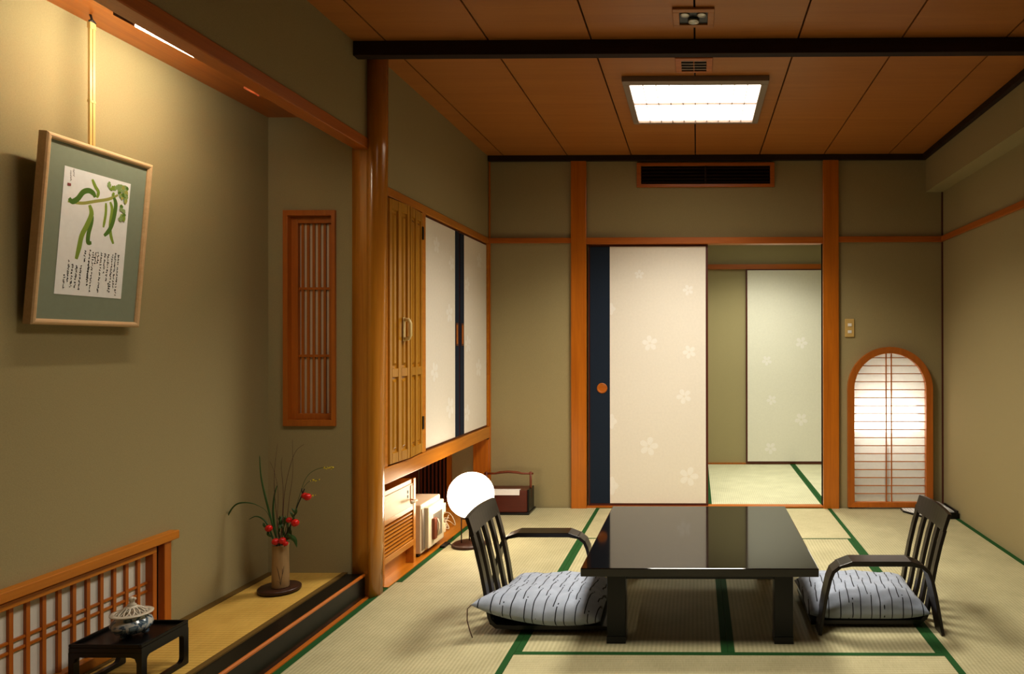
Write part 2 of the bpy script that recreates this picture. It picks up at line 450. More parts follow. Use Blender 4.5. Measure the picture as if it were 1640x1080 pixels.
# back wall posts and rails
struct(B(-.910, -.798, YB-.030, 5.33, -.045, 2.518).build('trim_9', POST, bevel=.004), 'orange wood post left of the sliding door')
struct(B(.914, 1.027, YB-.030, 5.33, -.045, 2.518).build('trim_10', POST, bevel=.004), 'orange wood post right of the doorway')
struct(B(XL, -.910, YB-.022, YB, 1.924, 1.962).build('trim_11', RAILX, bevel=.003), 'wood rail on the far wall left of the door')
struct(B(-.798, .914, YB-.030, 5.33, 1.915, 1.962).build('trim_12', RAILX, bevel=.003), 'wood lintel rail over the doorway')
struct(B(1.027, XR, YB-.022, YB, 1.924, 1.966).build('trim_13', RAILX, bevel=.003), 'wood rail on the far wall above the arched window')
struct(B(XR-.02, XR, YF, YB-.022, 1.926, 1.966).build('trim_14', RAILY, bevel=.003), 'wood rail along the right wall')
struct(B(-.798, .914, YB-.015, 5.335, -.045, .012).build('trim_15', RAILX), 'wood threshold under the sliding door')
struct(B(XR-.010, XR, YB-.010, YB, 0, 2.287).build('trim_16', REDLAC), 'thin dark corner strip in the far right corner')
struct(B(-1.511, -1.499, YB-.012, YB, 0, 2.518).build('trim_17', POST), 'thin wood corner strip in the far left corner')
struct(B(-1.62, XL, YB-.03, YB, 0, .50).build('trim_18', POST), 'broad orange wood panel at the far end of the recess')

# ---- next room
nb = MB(); nb.box(-.86, 1.9, 7.2, 7.26, -.045, 2.40)
nb.box(-.86, -.80, 5.33, 7.2, -.045, 2.40); nb.box(1.82, 1.9, 5.33, 7.2, -.045, 2.40)
struct(nb.build('wall_next_room', WALL_NEXT), 'pale olive wall of the next room seen through the doorway')
struct(B(-.80, 1.82, 7.165, 7.2, 1.928, 1.976).build('trim_19', RAILX), 'wood lintel rail in the next room')
struct(B(-.80, 1.82, 7.185, 7.2, -.045, .012).build('trim_20', POST), 'wood skirting strip in the next room')

# ---- sliding doors
def fusuma(name, label, x0, x1, yf, yb, z0, z1, strip, flowers, pull, paper, rs):
    d = struct(B(x0, x1, yf+.004, yb, z0, z1).build(name, REDLAC), label)
    px0 = (strip if strip else x0+.014)
    pm = B(px0, x1-.016, yf, yf+.006, z0+.018, z1-.014)
    pm.mi = 1
    emb = lambda u, v: (u, yf-.0006, v)
    rnd = random.Random(rs)
    for fx, fz, r in flowers:
        if fx-r < px0 or fx+r > x1-.016:    # cut flower at the edge: half only
            pts = []
            for k in range(13):
                t = -PI/2+PI*k/12; pts.append((px0+.001+r*.9*math.cos(t)*(1+.18*math.cos(5*t)), fz+r*math.sin(t)*(1+.18*math.cos(5*t))))
            pm.poly(pts, emb)
        else: pm.flower(fx, fz, r, emb, rnd.uniform(0, 1.2))
    pm.build('paper_panel', [paper, PRINT], d, recalc=False)
    if strip: B(x0+.014, strip, yf, yf+.006, z0+.018, z1-.014).build('navy_strip', NAVY, d)
    if pull:
        r = [[(pull[0]+q*math.cos(2*PI*k/28), y, pull[1]+q*math.sin(2*PI*k/28)) for k in range(28)] for q, y in ((.038, yf+.002), (.038, yf-.003), (.031, yf-.004), (.027, yf-.001), (.02, yf-.0005))]
        MB().loft(r).build('finger_pull', RAILX, d)
    return d
F1 = [(-.417, 1.697, .035), (-.061, 1.582, .04), (-.602, 1.446, .04), (-.34, 1.195, .058), (-.053, 1.131, .05), (-.092, .808, .056), (-.601, .626, .05), (-.35, .444, .07), (-.059, .225, .072), (-.61, .157, .06)]
fusuma('door_1', 'closed half of the cream sliding door with dark navy strip and round pull', -.790, .083, 5.280, 5.308, .012, 1.914, -.632, F1, (-.689, .868), PAPER, 3)
F2 = [(.738, .635, .05), (1.03, .444, .065), (.728, .16, .06), (1.034, 1.201, .06), (.692, 1.023, .05)]
fusuma('door_2', 'cream sliding door on the far side of the next room', .488, 1.36, 7.165, 7.185, .012, 1.93, None, F2, None, PAPER_N, 5)

# ---- low paper window in the alcove back wall
w1 = struct(B(-2.03, -1.985, 1.45, 2.765, .448, .480).build('window_1', SHOJIY, bevel=.003), 'low lattice paper window at the foot of the alcove back wall')
B(-2.05, -1.995, 2.700, 2.735, .117, .448).build('frame_post', SHOJIW, w1, .002)
B(-2.05, -2.000, 1.50, 2.700, .117, .150).build('bottom_rail', SHOJIY, w1, .002)
B(-2.045, -2.005, 1.50, 2.675, .418, .440).build('top_rail', SHOJIY, w1, .002)
B(-2.045, -2.005, 2.655, 2.675, .15, .418).build('stile', SHOJIW, w1, .002)
lt = MB()
y = 2.612
while y > 1.5: lt.box(-2.033, -2.024, y-.0065, y+.0065, .15, .418); y -= .0545
lt.box(-2.033, -2.026, 1.5, 2.655, .308, .316); lt.box(-2.033, -2.026, 1.5, 2.655, .278, .286)
lt.build('lattice', SHOJIW, w1)
B(-2.040, -2.0335, 1.5, 2.70, .13, .447).build('paper_pane', PANE, w1)
# ---- slit window in the alcove side wall
fr = MB()
fr.box(-1.944, wx0+.004, TY-.014, 3.455, .806, 1.822); fr.box(wx1-.004, -1.697, TY-.014, 3.455, .806, 1.822)
fr.box(wx0, wx1, TY-.014, 3.455, 1.796, 1.822); fr.box(wx0, wx1, TY-.014, 3.455, .806, .836)
w2 = struct(fr.build('window_2', SHOJIW, bevel=.002), 'tall narrow slit window with wooden slats in the alcove side wall')
lt = MB()
B(wx0, wx0+.034, 3.420, 3.444, .836, 1.796).build('inner_stile', SHOJIW, w2, .002)
B(wx1-.016, wx1, 3.420, 3.444, .836, 1.796).build('inner_stile', SHOJIW, w2, .002)
B(wx0+.034, wx1-.016, 3.420, 3.444, 1.766, 1.796).build('inner_rail', SHOJIW, w2, .002)
B(wx0+.034, wx1-.016, 3.420, 3.444, .836, .862).build('inner_rail', SHOJIW, w2, .002)
for k in range(6):
    xx = wx0+.0435+k*.0265
    lt.box(xx, xx+.0115, 3.434, 3.442, .862, 1.766)
for z in (1.13, 1.45): lt.box(wx0+.034, wx1-.016, 3.432, 3.442, z, z+.012)
lt.build('slats', SHOJIW, w2)
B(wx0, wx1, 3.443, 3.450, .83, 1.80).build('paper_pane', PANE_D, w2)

# ---- far end lattice in the recess
v = thing('vent_lattice', 'dark vertical slat grille at the far end of the recess behind the globe lamp', 'grille', (-1.89, YB, .06))
B(-2.02, -1.815, YB-.006, YB, .05, .50).build('backing', GAP, v)
sl = MB(); x = -2.01
while x < -1.83: sl.box(x, x+.012, YB-.02, YB-.006, .06, .50); x += .028
sl.box(-2.02, -1.815, YB-.022, YB-.006, .045, .065); sl.box(-2.02, -1.815, YB-.018, YB-.008, .385, .395)
sl.build('slats', REDWOOD, v)
B(-1.815, -1.783, YB-.026, YB, .004, .50).build('stile', POST, v)

# ================================================================== BUILT-IN CABINET
cab = thing('wall_cabinet', 'built-in wall cabinet with folding wood doors and white sliding panels above the recess', 'cabinet', (-1.75, 4.38, .50))
cf = MB()
cf.box(-2.02, -1.509, 3.462, YB-.002, 1.918, 1.962)
cf.box(-2.02, -1.503, 3.462, YB-.002, .512, .592)
cf.box(-1.56, -1.507, 3.972, 4.024, .592, 1.918)
cf.box(-1.56, -1.509, 5.238, YB-.002, .592, 1.918)
cf.box(-1.56, -1.51, 3.462, 3.535, .592, 1.918)
cf.build('frame', HONEYY, cab, .003)
B(-2.02, -1.60, 3.462, YB-.002, .592, 1.918).build('carcass', REDWOOD, cab)
def leaf_door(y0, y1, x0, x1, handle, hinges):
    """raised panel door leaf from (x0,y0) to (x1,y1) in plan"""
    d = Vector((x1-x0, y1-y0)); L = d.length; d.normalize(); n = Vector((d.y, -d.x))
    def P(u, h, z): q = Vector((x0, y0))+d*u+n*h; return (q.x, q.y, z)
    def bx(mb, u0, u1, h0, h1, z0, z1, inset=0):
        A = [P(u0, h0, z0), P(u1, h0, z0), P(u1, h0, z1), P(u0, h0, z1)]
        Bq = [P(u0+inset, h1, z0+inset), P(u1-inset, h1, z0+inset), P(u1-inset, h1, z1-inset), P(u0+inset, h1, z1-inset)]
        mb.loft([A, Bq])
        for f in mb.bm.faces: f.smooth = False
    m = MB(); z0, z1, zm0, zm1 = .598, 1.912, 1.025, 1.072
    g = .004
    bx(m, g, L-g, -.022, -.010, z0, z1)
    st = .032; mid = L/2
    for u0, u1 in ((g, st), (mid-.018, mid+.018), (L-st, L-g)): bx(m, u0, u1, -.010, 0, z0, z1, .003)
    for a, b in ((st, mid-.018), (mid+.018, L-st)):
        for c0, c1 in ((z0, z0+.055), (zm0, zm1), (z1-.055, z1)): bx(m, a-.002, b+.002, -.010, -.0005, c0, c1, .003)
    dr = m.build('folding_door', HONEY, cab)
    pp = MB()
    for a, b in ((st, mid-.018), (mid+.018, L-st)):
        for c0, c1 in ((z0+.055, zm0), (zm1, z1-.055)): bx(pp, a+.010, b-.010, -.010, -.001, c0+.012, c1-.012, .012)
    pp.build('raised_panel', HONEY, dr)
    if handle:
        hb = MB(); u = handle
        pts = [P(u, 0, 1.216), P(u, .026, 1.219), P(u, .034, 1.235), P(u, .034, 1.298), P(u, .026, 1.314), P(u, 0, 1.317)]
        rings = []
        hb.tube(pts, .0095, 10); hb.build('handle', IVORY_H, dr)
        pl = MB(); bx(pl, u-.012, u+.012, 0, .003, 1.205, 1.328, .001); pl.build('handle_plate', IVORY_H, dr)
    for z in hinges:
        hm = MB(); bx(hm, L-.012, L+.006, 0, .006, z-.035, z+.035); hm.build('hinge', BLACK, dr)
leaf_door(3.532, 3.752, -1.503, -1.486, .15, [])
leaf_door(3.752, 3.970, -1.486, -1.504, None, [.76, 1.80])
def slide(y0, y1, b0, b1, flowers, pull, rs):
    d = B(-1.56, -1.522, y0, y1, .594, 1.916).build('sliding_door', REDLAC, cab)
    a0, a1 = (y0+.012, b0) if b0 > (y0+y1)/2 else (b1, y1-.012)
    pm = B(-1.524, -1.518, a0, a1, .606, 1.904); pm.mi = 1
    emb = lambda u, v: (-1.5174, u, v); rnd = random.Random(rs)
    for fy, fz, r in flowers:
        fy = min(max(fy, a0+r), a1-r); pm.flower(fy, fz, r, emb, rnd.uniform(0, 1.2))
    pm.build('paper_panel', [PAPER, PRINT], d, recalc=False)
    B(-1.524, -1.518, b0, b1, .606, 1.904).build('navy_strip', NAVY, d)
    pb = MB(); pb.box(-1.518, -1.515, pull-.022, pull+.022, 1.18, 1.325); pb.mi = 1; pb.box(-1.515, -1.5146, pull-.013, pull+.013, 1.192, 1.313)
    pb.build('finger_pull', [REDLAC, RAILX], d)
slide(4.026, 4.632, 4.545, 4.622, [(4.22, 1.769, .05), (4.48, 1.693, .05), (4.44, 1.38, .06), (4.188, 1.03, .06), (4.449, .801, .07)], 4.578, 3)
slide(4.638, 5.236, 4.646, 4.722, [(5.051, 1.773, .055), (4.784, 1.587, .05), (4.8, 1.192, .06), (5.034, 1.025, .065), (4.781, .734, .06)], 4.685, 4)

# louvred housing in the recess
lc = thing('louvred_cabinet', 'low wooden louvred housing with pale upper panel in the recess beside the post', 'cabinet', (-1.75, 3.75, .004))
lb = MB()
lb.box(-2.0, -1.545, 3.535, 3.955, .436, .462); lb.box(-2.0, -1.538, 3.925, 3.957, .004, .462); lb.box(-2.0, -1.538, 3.535, 3.562, .004, .462)
lb.box(-2.0, -1.98, 3.535, 3.955, .004, .44); lb.box(-1.60, -1.538, 3.562, 3.925, .100, .132); lb.box(-1.60, -1.540, 3.562, 3.925, .292, .318)
lb.build('case', HONEYY, lc, .002)
lv = MB()
for k in range(8):
    z = .136+k*.0195; lv.prism([(-1.572, z+.012), (-1.572, z+.018), (-1.543, z+.006), (-1.543, z)], 'Y', 3.562, 3.925)
lv.build('louvres', HONEYY, lc)
B(-1.60, -1.575, 3.562, 3.925, .13, .30).build('backing', REDWOOD, lc)
B(-1.60, -1.58, 3.562, 3.925, .004, .10).build('toe_board', HONEYY, lc)
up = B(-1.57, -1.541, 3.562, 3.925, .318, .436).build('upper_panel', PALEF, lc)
m = B(-1.541, -1.538, 3.888, 3.915, .335, .43); m.build('slot', RAILX, up)
B(-1.541, -1.5385, 3.85, 3.858, .395, .41).build('mark', BLACK, up)
B(-1.541, -1.5385, 3.85, 3.858, .37, .385).build('mark', BLACK, up)
kt = MB().tube([(-1.541, 3.905, .352), (-1.525, 3.90, .35), (-1.515, 3.89, .348)], .004, 8)
kt.tube([(-1.515, 3.905, .348), (-1.512, 3.835, .350)], .0085, 10)
kt.build('key_tag', IVORY, up)
# safe
sf = thing('safe', 'small ivory safe with open-handled door on the recess floor', 'safe', (-1.68, 4.16, .004))
B(-1.86, -1.535, 4.02, 4.325, .022, .296).build('body', IVORY, sf, .006)
for (x, y) in ((-1.84, 4.04), (-1.56, 4.04), (-1.84, 4.30), (-1.56, 4.30)): MB().lathe([(.012, .004), (.012, .022)], x, y, 12).build('foot', BLACK, sf)
dr = B(-1.537, -1.512, 4.075, 4.322, .036, .268).build('door', IVORY, sf, .004)
B(-1.536, -1.530, 4.03, 4.07, .04, .27).build('jamb', STEEL, sf)
B(-1.513, -1.5085, 4.15, 4.285, .075, .215).build('face_plate', STEEL, dr)
B(-1.512, -1.494, 4.125, 4.165, .075, .195).build('handle', REDWOOD, dr, .003)
hb = MB().tube([(-1.494, 4.165, .09), (-1.486, 4.168, .13), (-1.486, 4.168, .16), (-1.494, 4.165, .185)], .005, 8); hb.build('lever', IVORY, dr)
for z in (.09, .21): B(-1.53, -1.510, 4.326, 4.352, z-.028, z+.028).build('hinge', IVORY, sf, .003)
# coiled white cable
cb = MB(); rnd = random.Random(2); pts = []
for i in range(150):
    t = i/150*2*PI*9
    pts.append((-1.66+.050*math.cos(t)+.03*math.sin(t*.31), 4.62+.14*math.sin(t*.13)+.07*math.sin(t), .010+.027*(1+math.sin(t*1.7))+.010*math.cos(t*2.3)))
tag(cb.tube(pts, .0035, 6).build('cable', IVORY), 'tangled thin white cable on the recess floor behind the safe', 'cable')
tag(B(-1.500, -1.470, 4.215, 4.31, .0015, .014).build('remote_control', BLACK, bevel=.003), 'small flat black device on the mat edge in front of the safe', 'device')

# ================================================================== GLOBE LAMP
gl = thing('globe_lamp', 'glowing white globe lamp on a round dark stand by the recess', 'lamp', (-1.345, 4.27, .0012))
MB().lathe([(.098, .0014), (.100, .006), (.098, .014), (.09, .019), (.012, .022)], -1.345, 4.27, 48).build('base', DISC, gl)
for sx, sy in ((-1.385, 4.255), (-1.355, 4.31), (-1.305, 4.25)): MB().tube([(sx, sy, .018), (sx, sy, .19)], .0035, 10).build('stem', DISC, gl)
MB().lathe([(.05, .166), (.052, .176), (.048, .184)], -1.345, 4.27, 32).build('collar', DISC, gl)
MB().ball((-1.333, 4.27, .300), .1335, 28).build('globe', L_GLOBE, gl)
MB().tube([(-1.44, 4.26, .006), (-1.47, 4.30, .004), (-1.49, 4.36, .004), (-1.50, 4.45, .006)], .0025, 6).build('cord', BLACK, gl)

# ================================================================== CARRYING BOX
bx = thing('carrying_box', 'dark red wooden carrying box with arched handle against the far wall', 'box', (-1.34, 5.14, .0012))
B(-1.50, -1.166, 5.035, 5.245, .0014, .016).build('base', LACQ2, bx, .003)
B(-1.49, -1.185, 5.048, 5.225, .016, .168).build('body', BOXR, bx, .004)
B(-1.185, -1.172, 5.06, 5.215, .016, .172).build('end_board', LACQ2, bx, .002)
hd = MB().tube([(-1.178, 5.135, .10), (-1.178, 5.135, .285)], .008, 8).tube([(-1.492, 5.135, .10), (-1.492, 5.135, .285)], .008, 8)
hd.tube([(-1.16, 5.135, .272), (-1.24, 5.135, .272), (-1.275, 5.135, .280), (-1.335, 5.135, .284), (-1.395, 5.135, .280), (-1.43, 5.135, .272), (-1.508, 5.135, .272)], [.007, .007, .009, .009, .009, .007, .007], 8)
hd.build('handle', REDWOOD, bx)
ps = MB().prism([(5.040, .138), (5.046, .1705), (5.085, .1705), (5.085, .1725), (5.0445, .1725), (5.038, .138)], 'X', -1.47, -1.235)
tag(ps.build('paper_slip', WHITE), 'white paper slip folded over the front edge of the dark red box', 'paper')

# ================================================================== ARCHED PAPER WINDOW AND ITS LAMP
def arch_pts(h, top_extra, n=36):  return [(ax-h*math.cos(PI*k/n), asp+h*math.sin(PI*k/n)) for k in range(n+1)]
aw = struct(thing('window_3', 'arched paper window glowing from a lamp behind it at the far wall', None, (ax, YB, .012)), None)
ro, ri = .304, .258
pts_o = [(ax-ro, .012)]+arch_pts(ro, 0)+[(ax+ro, .012)]; pts_i = [(ax-ri, .046)]+arch_pts(ri, 0)+[(ax+ri, .046)]
fm = MB(); yf, yb_ = 5.232, 5.285
n = len(pts_o)
for i in range(n):
    j = (i+1) % n
    a, b, c, d = pts_o[i], pts_o[j], pts_i[j], pts_i[i]
    fm.face([(a[0], yf, a[1]), (b[0], yf, b[1]), (c[0], yf+.006, c[1]), (d[0], yf+.006, d[1])])
    fm.face([(a[0], yf, a[1]), (a[0], yb_-.014, a[1]), (b[0], yb_-.014, b[1]), (b[0], yf, b[1])])
    fm.face([(d[0], yf+.006, d[1]), (c[0], yf+.006, c[1]), (c[0], yb_, c[1]), (d[0], yb_, d[1])])
fm.build('arched_frame', SHOJIW, aw)
lt = MB()
for x in (1.370, 1.408): lt.box(x-.0035, x+.0035, 5.258, 5.268, .046, asp+math.sqrt(ri*ri-(x-ax)**2))
z = .105; 
while z < 1.09:
    hw = ri if z < asp else math.sqrt(max(0, ri*ri-(z-asp)**2))
    lt.box(ax-hw, ax+hw, 5.260, 5.267, z-.0028, z+.0028); z += .0578
lt.build('lattice', SHOJIW, aw)
pp = MB(); pp.prism([(ax-ri-.004, .04)]+[(ax-(ri+.004)*math.cos(PI*k/36), asp+(ri+.004)*math.sin(PI*k/36)) for k in range(37)]+[(ax+ri+.004, .04)], 'Y', 5.272, 5.2732)
pp.build('paper_pane', LITPAPER, aw)
nc = MB(); x0, x1, z1, y0, y1 = ax-.33, ax+.33, 1.22, 5.332, 5.56
nc.box(x0-.02, x0, y0, y1, -.04, z1); nc.box(x1, x1+.02, y0, y1, -.04, z1); nc.box(x0-.02, x1+.02, y1, y1+.02, -.04, z1+.02)
nc.box(x0-.02, x1+.02, y0, y1, z1, z1+.02); nc.box(x0-.02, x1+.02, y0, y1+.02, -.06, -.04)
struct(nc.build('wall_niche', WHITE), 'white lining of the lamp niche behind the arched window')
nl = thing('niche_lamp', 'glowing tapered lampshade behind the arched paper window', 'lamp', (1.418, 5.43, -.04))
MB().lathe([(.246, .538), (.244, .56), (.229, .67), (.206, .775)], 1.418, 5.43, 48, 1, .30).build('lamp_shade', L_NICHE, nl)
MB().lathe([(.02, -.02), (.02, .545)], 1.418, 5.43, 16).build('stem', STEEL, nl)
MB().lathe([(.09, -.04), (.09, -.02), (.03, -.01)], 1.418, 5.43, 24, 1, .8).build('base', STEEL, nl)

# switch plate
sp = thing('light_switch', 'tan switch plate with two white rockers above the arched window', 'switch', (1.108, YB, 1.238))
B(1.074, 1.142, YB-.010, YB, 1.238, 1.370).build('plate', SW, sp, .003)
for z in (1.326, 1.276): B(1.094, 1.122, YB-.014, YB-.009, z-.011, z+.011).build('rocker', WHITE, sp, .002)

# air vent on the far wall
av = thing('air_vent', 'long dark slatted air vent in a wood frame above the doorway', 'vent', (.066, YB, 2.327))
vf = MB(); vf.box(-.432, .565, YB-.024, YB, 2.327, 2.349); vf.box(-.432, .565, YB-.024, YB, 2.480, 2.503)
vf.box(-.432, -.400, YB-.024, YB, 2.349, 2.480); vf.box(.533, .565, YB-.024, YB, 2.349, 2.480)
vf.build('frame', RAILX, av, .002)
B(-.40, .533, YB-.004, YB, 2.349, 2.48).build('backing', GAP, av)
for k in range(5): MB().prism([(YB-.022, 2.356+k*.025), (YB-.022, 2.361+k*.025), (YB-.006, 2.372+k*.025), (YB-.006, 2.367+k*.025)], 'X', -.40, .533).build('slat', DARK, av)
B(.06, .072, YB-.023, YB-.005, 2.349, 2.48).build('mullion', DARK, av)

# ================================================================== CEILING FIXTURES
def ceiling_light(y0, y1, glow, label):
    x0, x1 = -.381, .373
    t = thing('ceiling_light', label, 'ceiling light', (0, (y0+y1)/2, ZC))
    f = MB(); zt = ZC-.028
    f.box(x0, x1, y0, y0+.06, zt, ZC); f.box(x0, x1, y1-.028, y1, zt, ZC)
    f.box(x0, x0+.034, y0+.06, y1-.028, zt, ZC); f.box(x1-.036, x1, y0+.06, y1-.028, zt, ZC)
    f.build('frame', METALG, t, .003)
    B(x0+.034, x1-.036, y0+.06, y1-.028, ZC-.012, ZC-.008).build('diffuser', glow, t)
    s = MB()
    for k in range(1, 10):
        x = x0+.034+(x1-x0-.07)*k/10; s.box(x-.0016, x+.0016, y0+.06, y1-.028, ZC-.024, ZC-.013)
    s.box(x0+.034, x1-.036, (y0+y1)/2+.012, (y0+y1)/2+.0152, ZC-.024, ZC-.013)
    s.build('grid', METALG, t)
    return t
def down_light(y, power, spread):
    d = bpy.data.lights.new('ceiling_lamp', 'AREA'); d.shape = 'RECTANGLE'; d.size = .66; d.size_y = .58
    d.energy = power; d.color = (1.0, .935, .81); d.spread = math.radians(spread)
    o = bpy.data.objects.new('ceiling_lamp', d); C.objects.link(o); o.location = (0, y, ZC-.030)
down_light(4.078, 43, 126); down_light(2.125, 24, 130)
nd = bpy.data.lights.new('next_room_lamp', 'AREA'); nd.shape = 'RECTANGLE'; nd.size = .68; nd.size_y = .48
nd.energy = 27; nd.color = (1.0, .98, .84); nd.spread = math.radians(128)
no = bpy.data.objects.new('next_room_lamp', nd); C.objects.link(no); no.location = (.55, 6.2, 2.31)
ceiling_light(3.697, 4.423, L_CEIL, 'bright rectangular ceiling light in a grey brown frame beyond the dark beam')
ceiling_light(1.75, 2.476, L_FRONT, 'second rectangular ceiling light overhead, in front of the dark beam')
st = thing('ceiling_spotlight', 'square recessed ceiling fitting with small round lamp in front of the dark beam', 'spotlight', (-.011, 3.03, ZC))
f = MB(); f.box(-.097, .075, 2.942, 2.972, ZC-.010, ZC); f.box(-.097, .075, 3.088, 3.113, ZC-.010, ZC); f.box(-.097, -.070, 2.972, 3.088, ZC-.010, ZC); f.box(.048, .075, 2.972, 3.088, ZC-.010, ZC)
f.build('frame', CEIL, st, .002)
B(-.070, .048, 2.972, 3.088, ZC-.003, ZC-.001).build('recess', BLACK, st)  # flat black plate; its colour stands in for the shade of a recess
MB().lathe([(.024, ZC-.004), (.024, ZC-.014), (.018, ZC-.016), (.016, ZC-.011)], -.011, 3.05, 24).build('lamp', CHROME, st)
for dx in (-.036, .034): MB().lathe([(.020, ZC-.003), (.019, ZC-.008), (.008, ZC-.005)], -.011+dx, 3.003, 20).build('reflector', CHROME, st)
sv = thing('ceiling_vent', 'small square slatted ceiling fitting between the dark beam and the ceiling light', 'vent', (-.011, 3.54, ZC))
f = MB(); f.box(-.101, .080, 3.444, 3.475, ZC-.012, ZC); f.box(-.101, .080, 3.62, 3.638, ZC-.008, ZC); f.box(-.101, -.072, 3.475, 3.62, ZC-.008, ZC); f.box(.050, .080, 3.475, 3.62, ZC-.008, ZC); f.box(-.0135, -.0085, 3.475, 3.62, ZC-.008, ZC)
f.build('frame', RAILX, sv, .002)
B(-.072, .05, 3.475, 3.62, ZC-.003, ZC-.001).build('recess', GAP, sv)
f = MB()
for k in range(4): f.box(-.072, .05, 3.485+k*.035, 3.495+k*.035, ZC-.007, ZC-.003)
f.build('slats', METALG, sv)
# alcove tube light behind the lintel
al = thing('ceiling_tube_light', 'slim tube light hidden behind the alcove lintel beam', 'light', (-1.66, 2.25, 2.262))
B(-1.705, -1.635, 2.08, 2.73, 2.176, 2.262).build('housing', REDWOOD, al)
MB().tube([(-1.664, 2.105, 2.147), (-1.664, 2.695, 2.163)], .012, 12).build('tube', L_TUBE, al)
for y in (2.09, 2.698): MB().loft([[(-1.64, yy, 2.120), (-1.695, yy, 2.150), (-1.695, yy, 2.176), (-1.64, yy, 2.176)] for yy in (y, y+.012)]).build('end_cap', REDWOOD, al)
# next room light
nt_ = thing('ceiling_light', 'ceiling light of the next room, out of view above its lintel', 'ceiling light', (.5, 6.25, 2.35))
B(.2, .9, 6.0, 6.5, 2.315, 2.325).build('diffuser', L_NEXT, nt_)
B(.17, .93, 5.97, 6.53, 2.325, 2.35).build('frame', METALG, nt_)

# ================================================================== TABLE
tb = thing('low_table', 'black lacquered low table standing in the middle of the mats', 'table', (.01, 3.324, .0))
B(-.448, .468, 2.788, 3.859, .294, .327).build('tabletop', LACQ, tb, .003)
for x in (-.358, .307):
    for y in (2.878, 3.695):
        l = B(x, x+.074, y, y+.076, .028, .294).build('leg', LACQ2, tb, .003)
        B(x-.001, x+.075, y-.001, y+.077, .0014, .028).build('foot', LACQ2, l)
ap = MB(); ap.box(-.284, .307, 2.895, 2.915, .252, .294); ap.box(-.284, .307, 3.735, 3.755, .252, .294)
ap.box(-.345, -.325, 2.954, 3.695, .252, .294); ap.box(.345, .365, 2.954, 3.695, .252, .294)
ap.build('apron', LACQ2, tb)

# ================================================================== LEGLESS CHAIRS, ARMRESTS, CUSHIONS
prof = [(-.232, .030), (-.244, .06), (-.252, .10), (-.262, .17), (-.277, .25), (-.298, .34), (-.318, .41), (-.338, .472)]
def pro(z):
    for (x0, z0), (x1, z1) in zip(prof, prof[1:]):
        if z0 <= z <= z1: return x0+(x1-x0)*(z-z0)/(z1-z0)
def make_chair(label):
    t = thing('legless_chair', label, 'chair', group='legless chairs at the low table', local=True)
    MB().band([(.245, .020), (.20, .0225), (-.15, .0225), (-.215, .026), (-.236, .045)], -.205, .205, .016).build('seat', CHAIRW, t)
    zs = [.398, .41, .44, .472]
    r = MB(); rings = []
    for z in zs:
        pass
    # top rail: gently dished plate
    A = []
    for j in range(13):
        y = -.198+.396*j/12; dish = -.012*(1-(y/.198)**2)
        A.append([(pro(z)+dish+.008*s, y, z+(.006*(1-(y/.198)**2) if z > .46 else 0)) for s in (1, -1) for z in (zs if s == 1 else zs[::-1])])
    r.loft(A)
    for f in r.bm.faces: f.smooth = False
    r.build('top_rail', CHAIRW, t, .002)
    for j in range(5):
        y = -.181+.0905*j; w = .019 if j in (0, 4) else .0175
        dish = -.012*(1-(y/.198)**2)
        zz = [.032, .06, .10, .17, .25, .34, .405]
        MB().band([(pro(z)+dish*min(1, z/.2), z) for z in zz], y-w, y+w, .015).build('slat', CHAIRW, t, .002)
    B(-.247, -.229, -.19, .19, .030, .060).build('lower_rail', CHAIRW, t, .002)
    return t
def copy_tree(o, parent=None):
    c = o.copy(); C.objects.link(c)
    if parent: c.parent = parent
    for ch in list(o.children): copy_tree(ch, c)
    return c
c1 = make_chair('dark slatted legless chair left of the low table, its back beside the globe lamp')
c1.location = (-.612, 3.182, .0015)
c2 = copy_tree(c1); c2['label'] = 'dark slatted legless chair right of the low table, its back towards the right wall'
c2.location = (.722, 3.25, .0015); c2.rotation_euler = (0, 0, PI)
def make_arm(label):
    t = thing('armrest', label, 'armrest', group='armrests beside the legless chairs', local=True)
    hoop = [(-.250, .001), (-.236, .08), (-.222, .16), (-.207, .225), (-.193, .258), (-.165, .280), (-.12, .288), (.12, .288), (.165, .280), (.193, .258), (.207, .225), (.222, .16), (.236, .08), (.250, .001)]
    MB().band(hoop, -.044, .044, .014).build('bent_frame', CHAIRW, t, .003)
    pad = MB().loft([[( -.175, y, .283), (-.12, y*1.05, .3035), (.12, y*1.05, .3035), (.175, y, .283)] for y in (-.047, .047)])
    for f in pad.bm.faces: f.smooth = False
    pad.build('arm_pad', CHAIRW, t, .002)
    return t
a1 = make_arm('dark bent wood armrest on the near side of the right legless chair'); a1.location = (.750, 3.001, .0015)
a2 = copy_tree(a1); a2['label'] = 'dark bent wood armrest on the far side of the left legless chair'; a2.location = (-.722, 3.440, .0015)

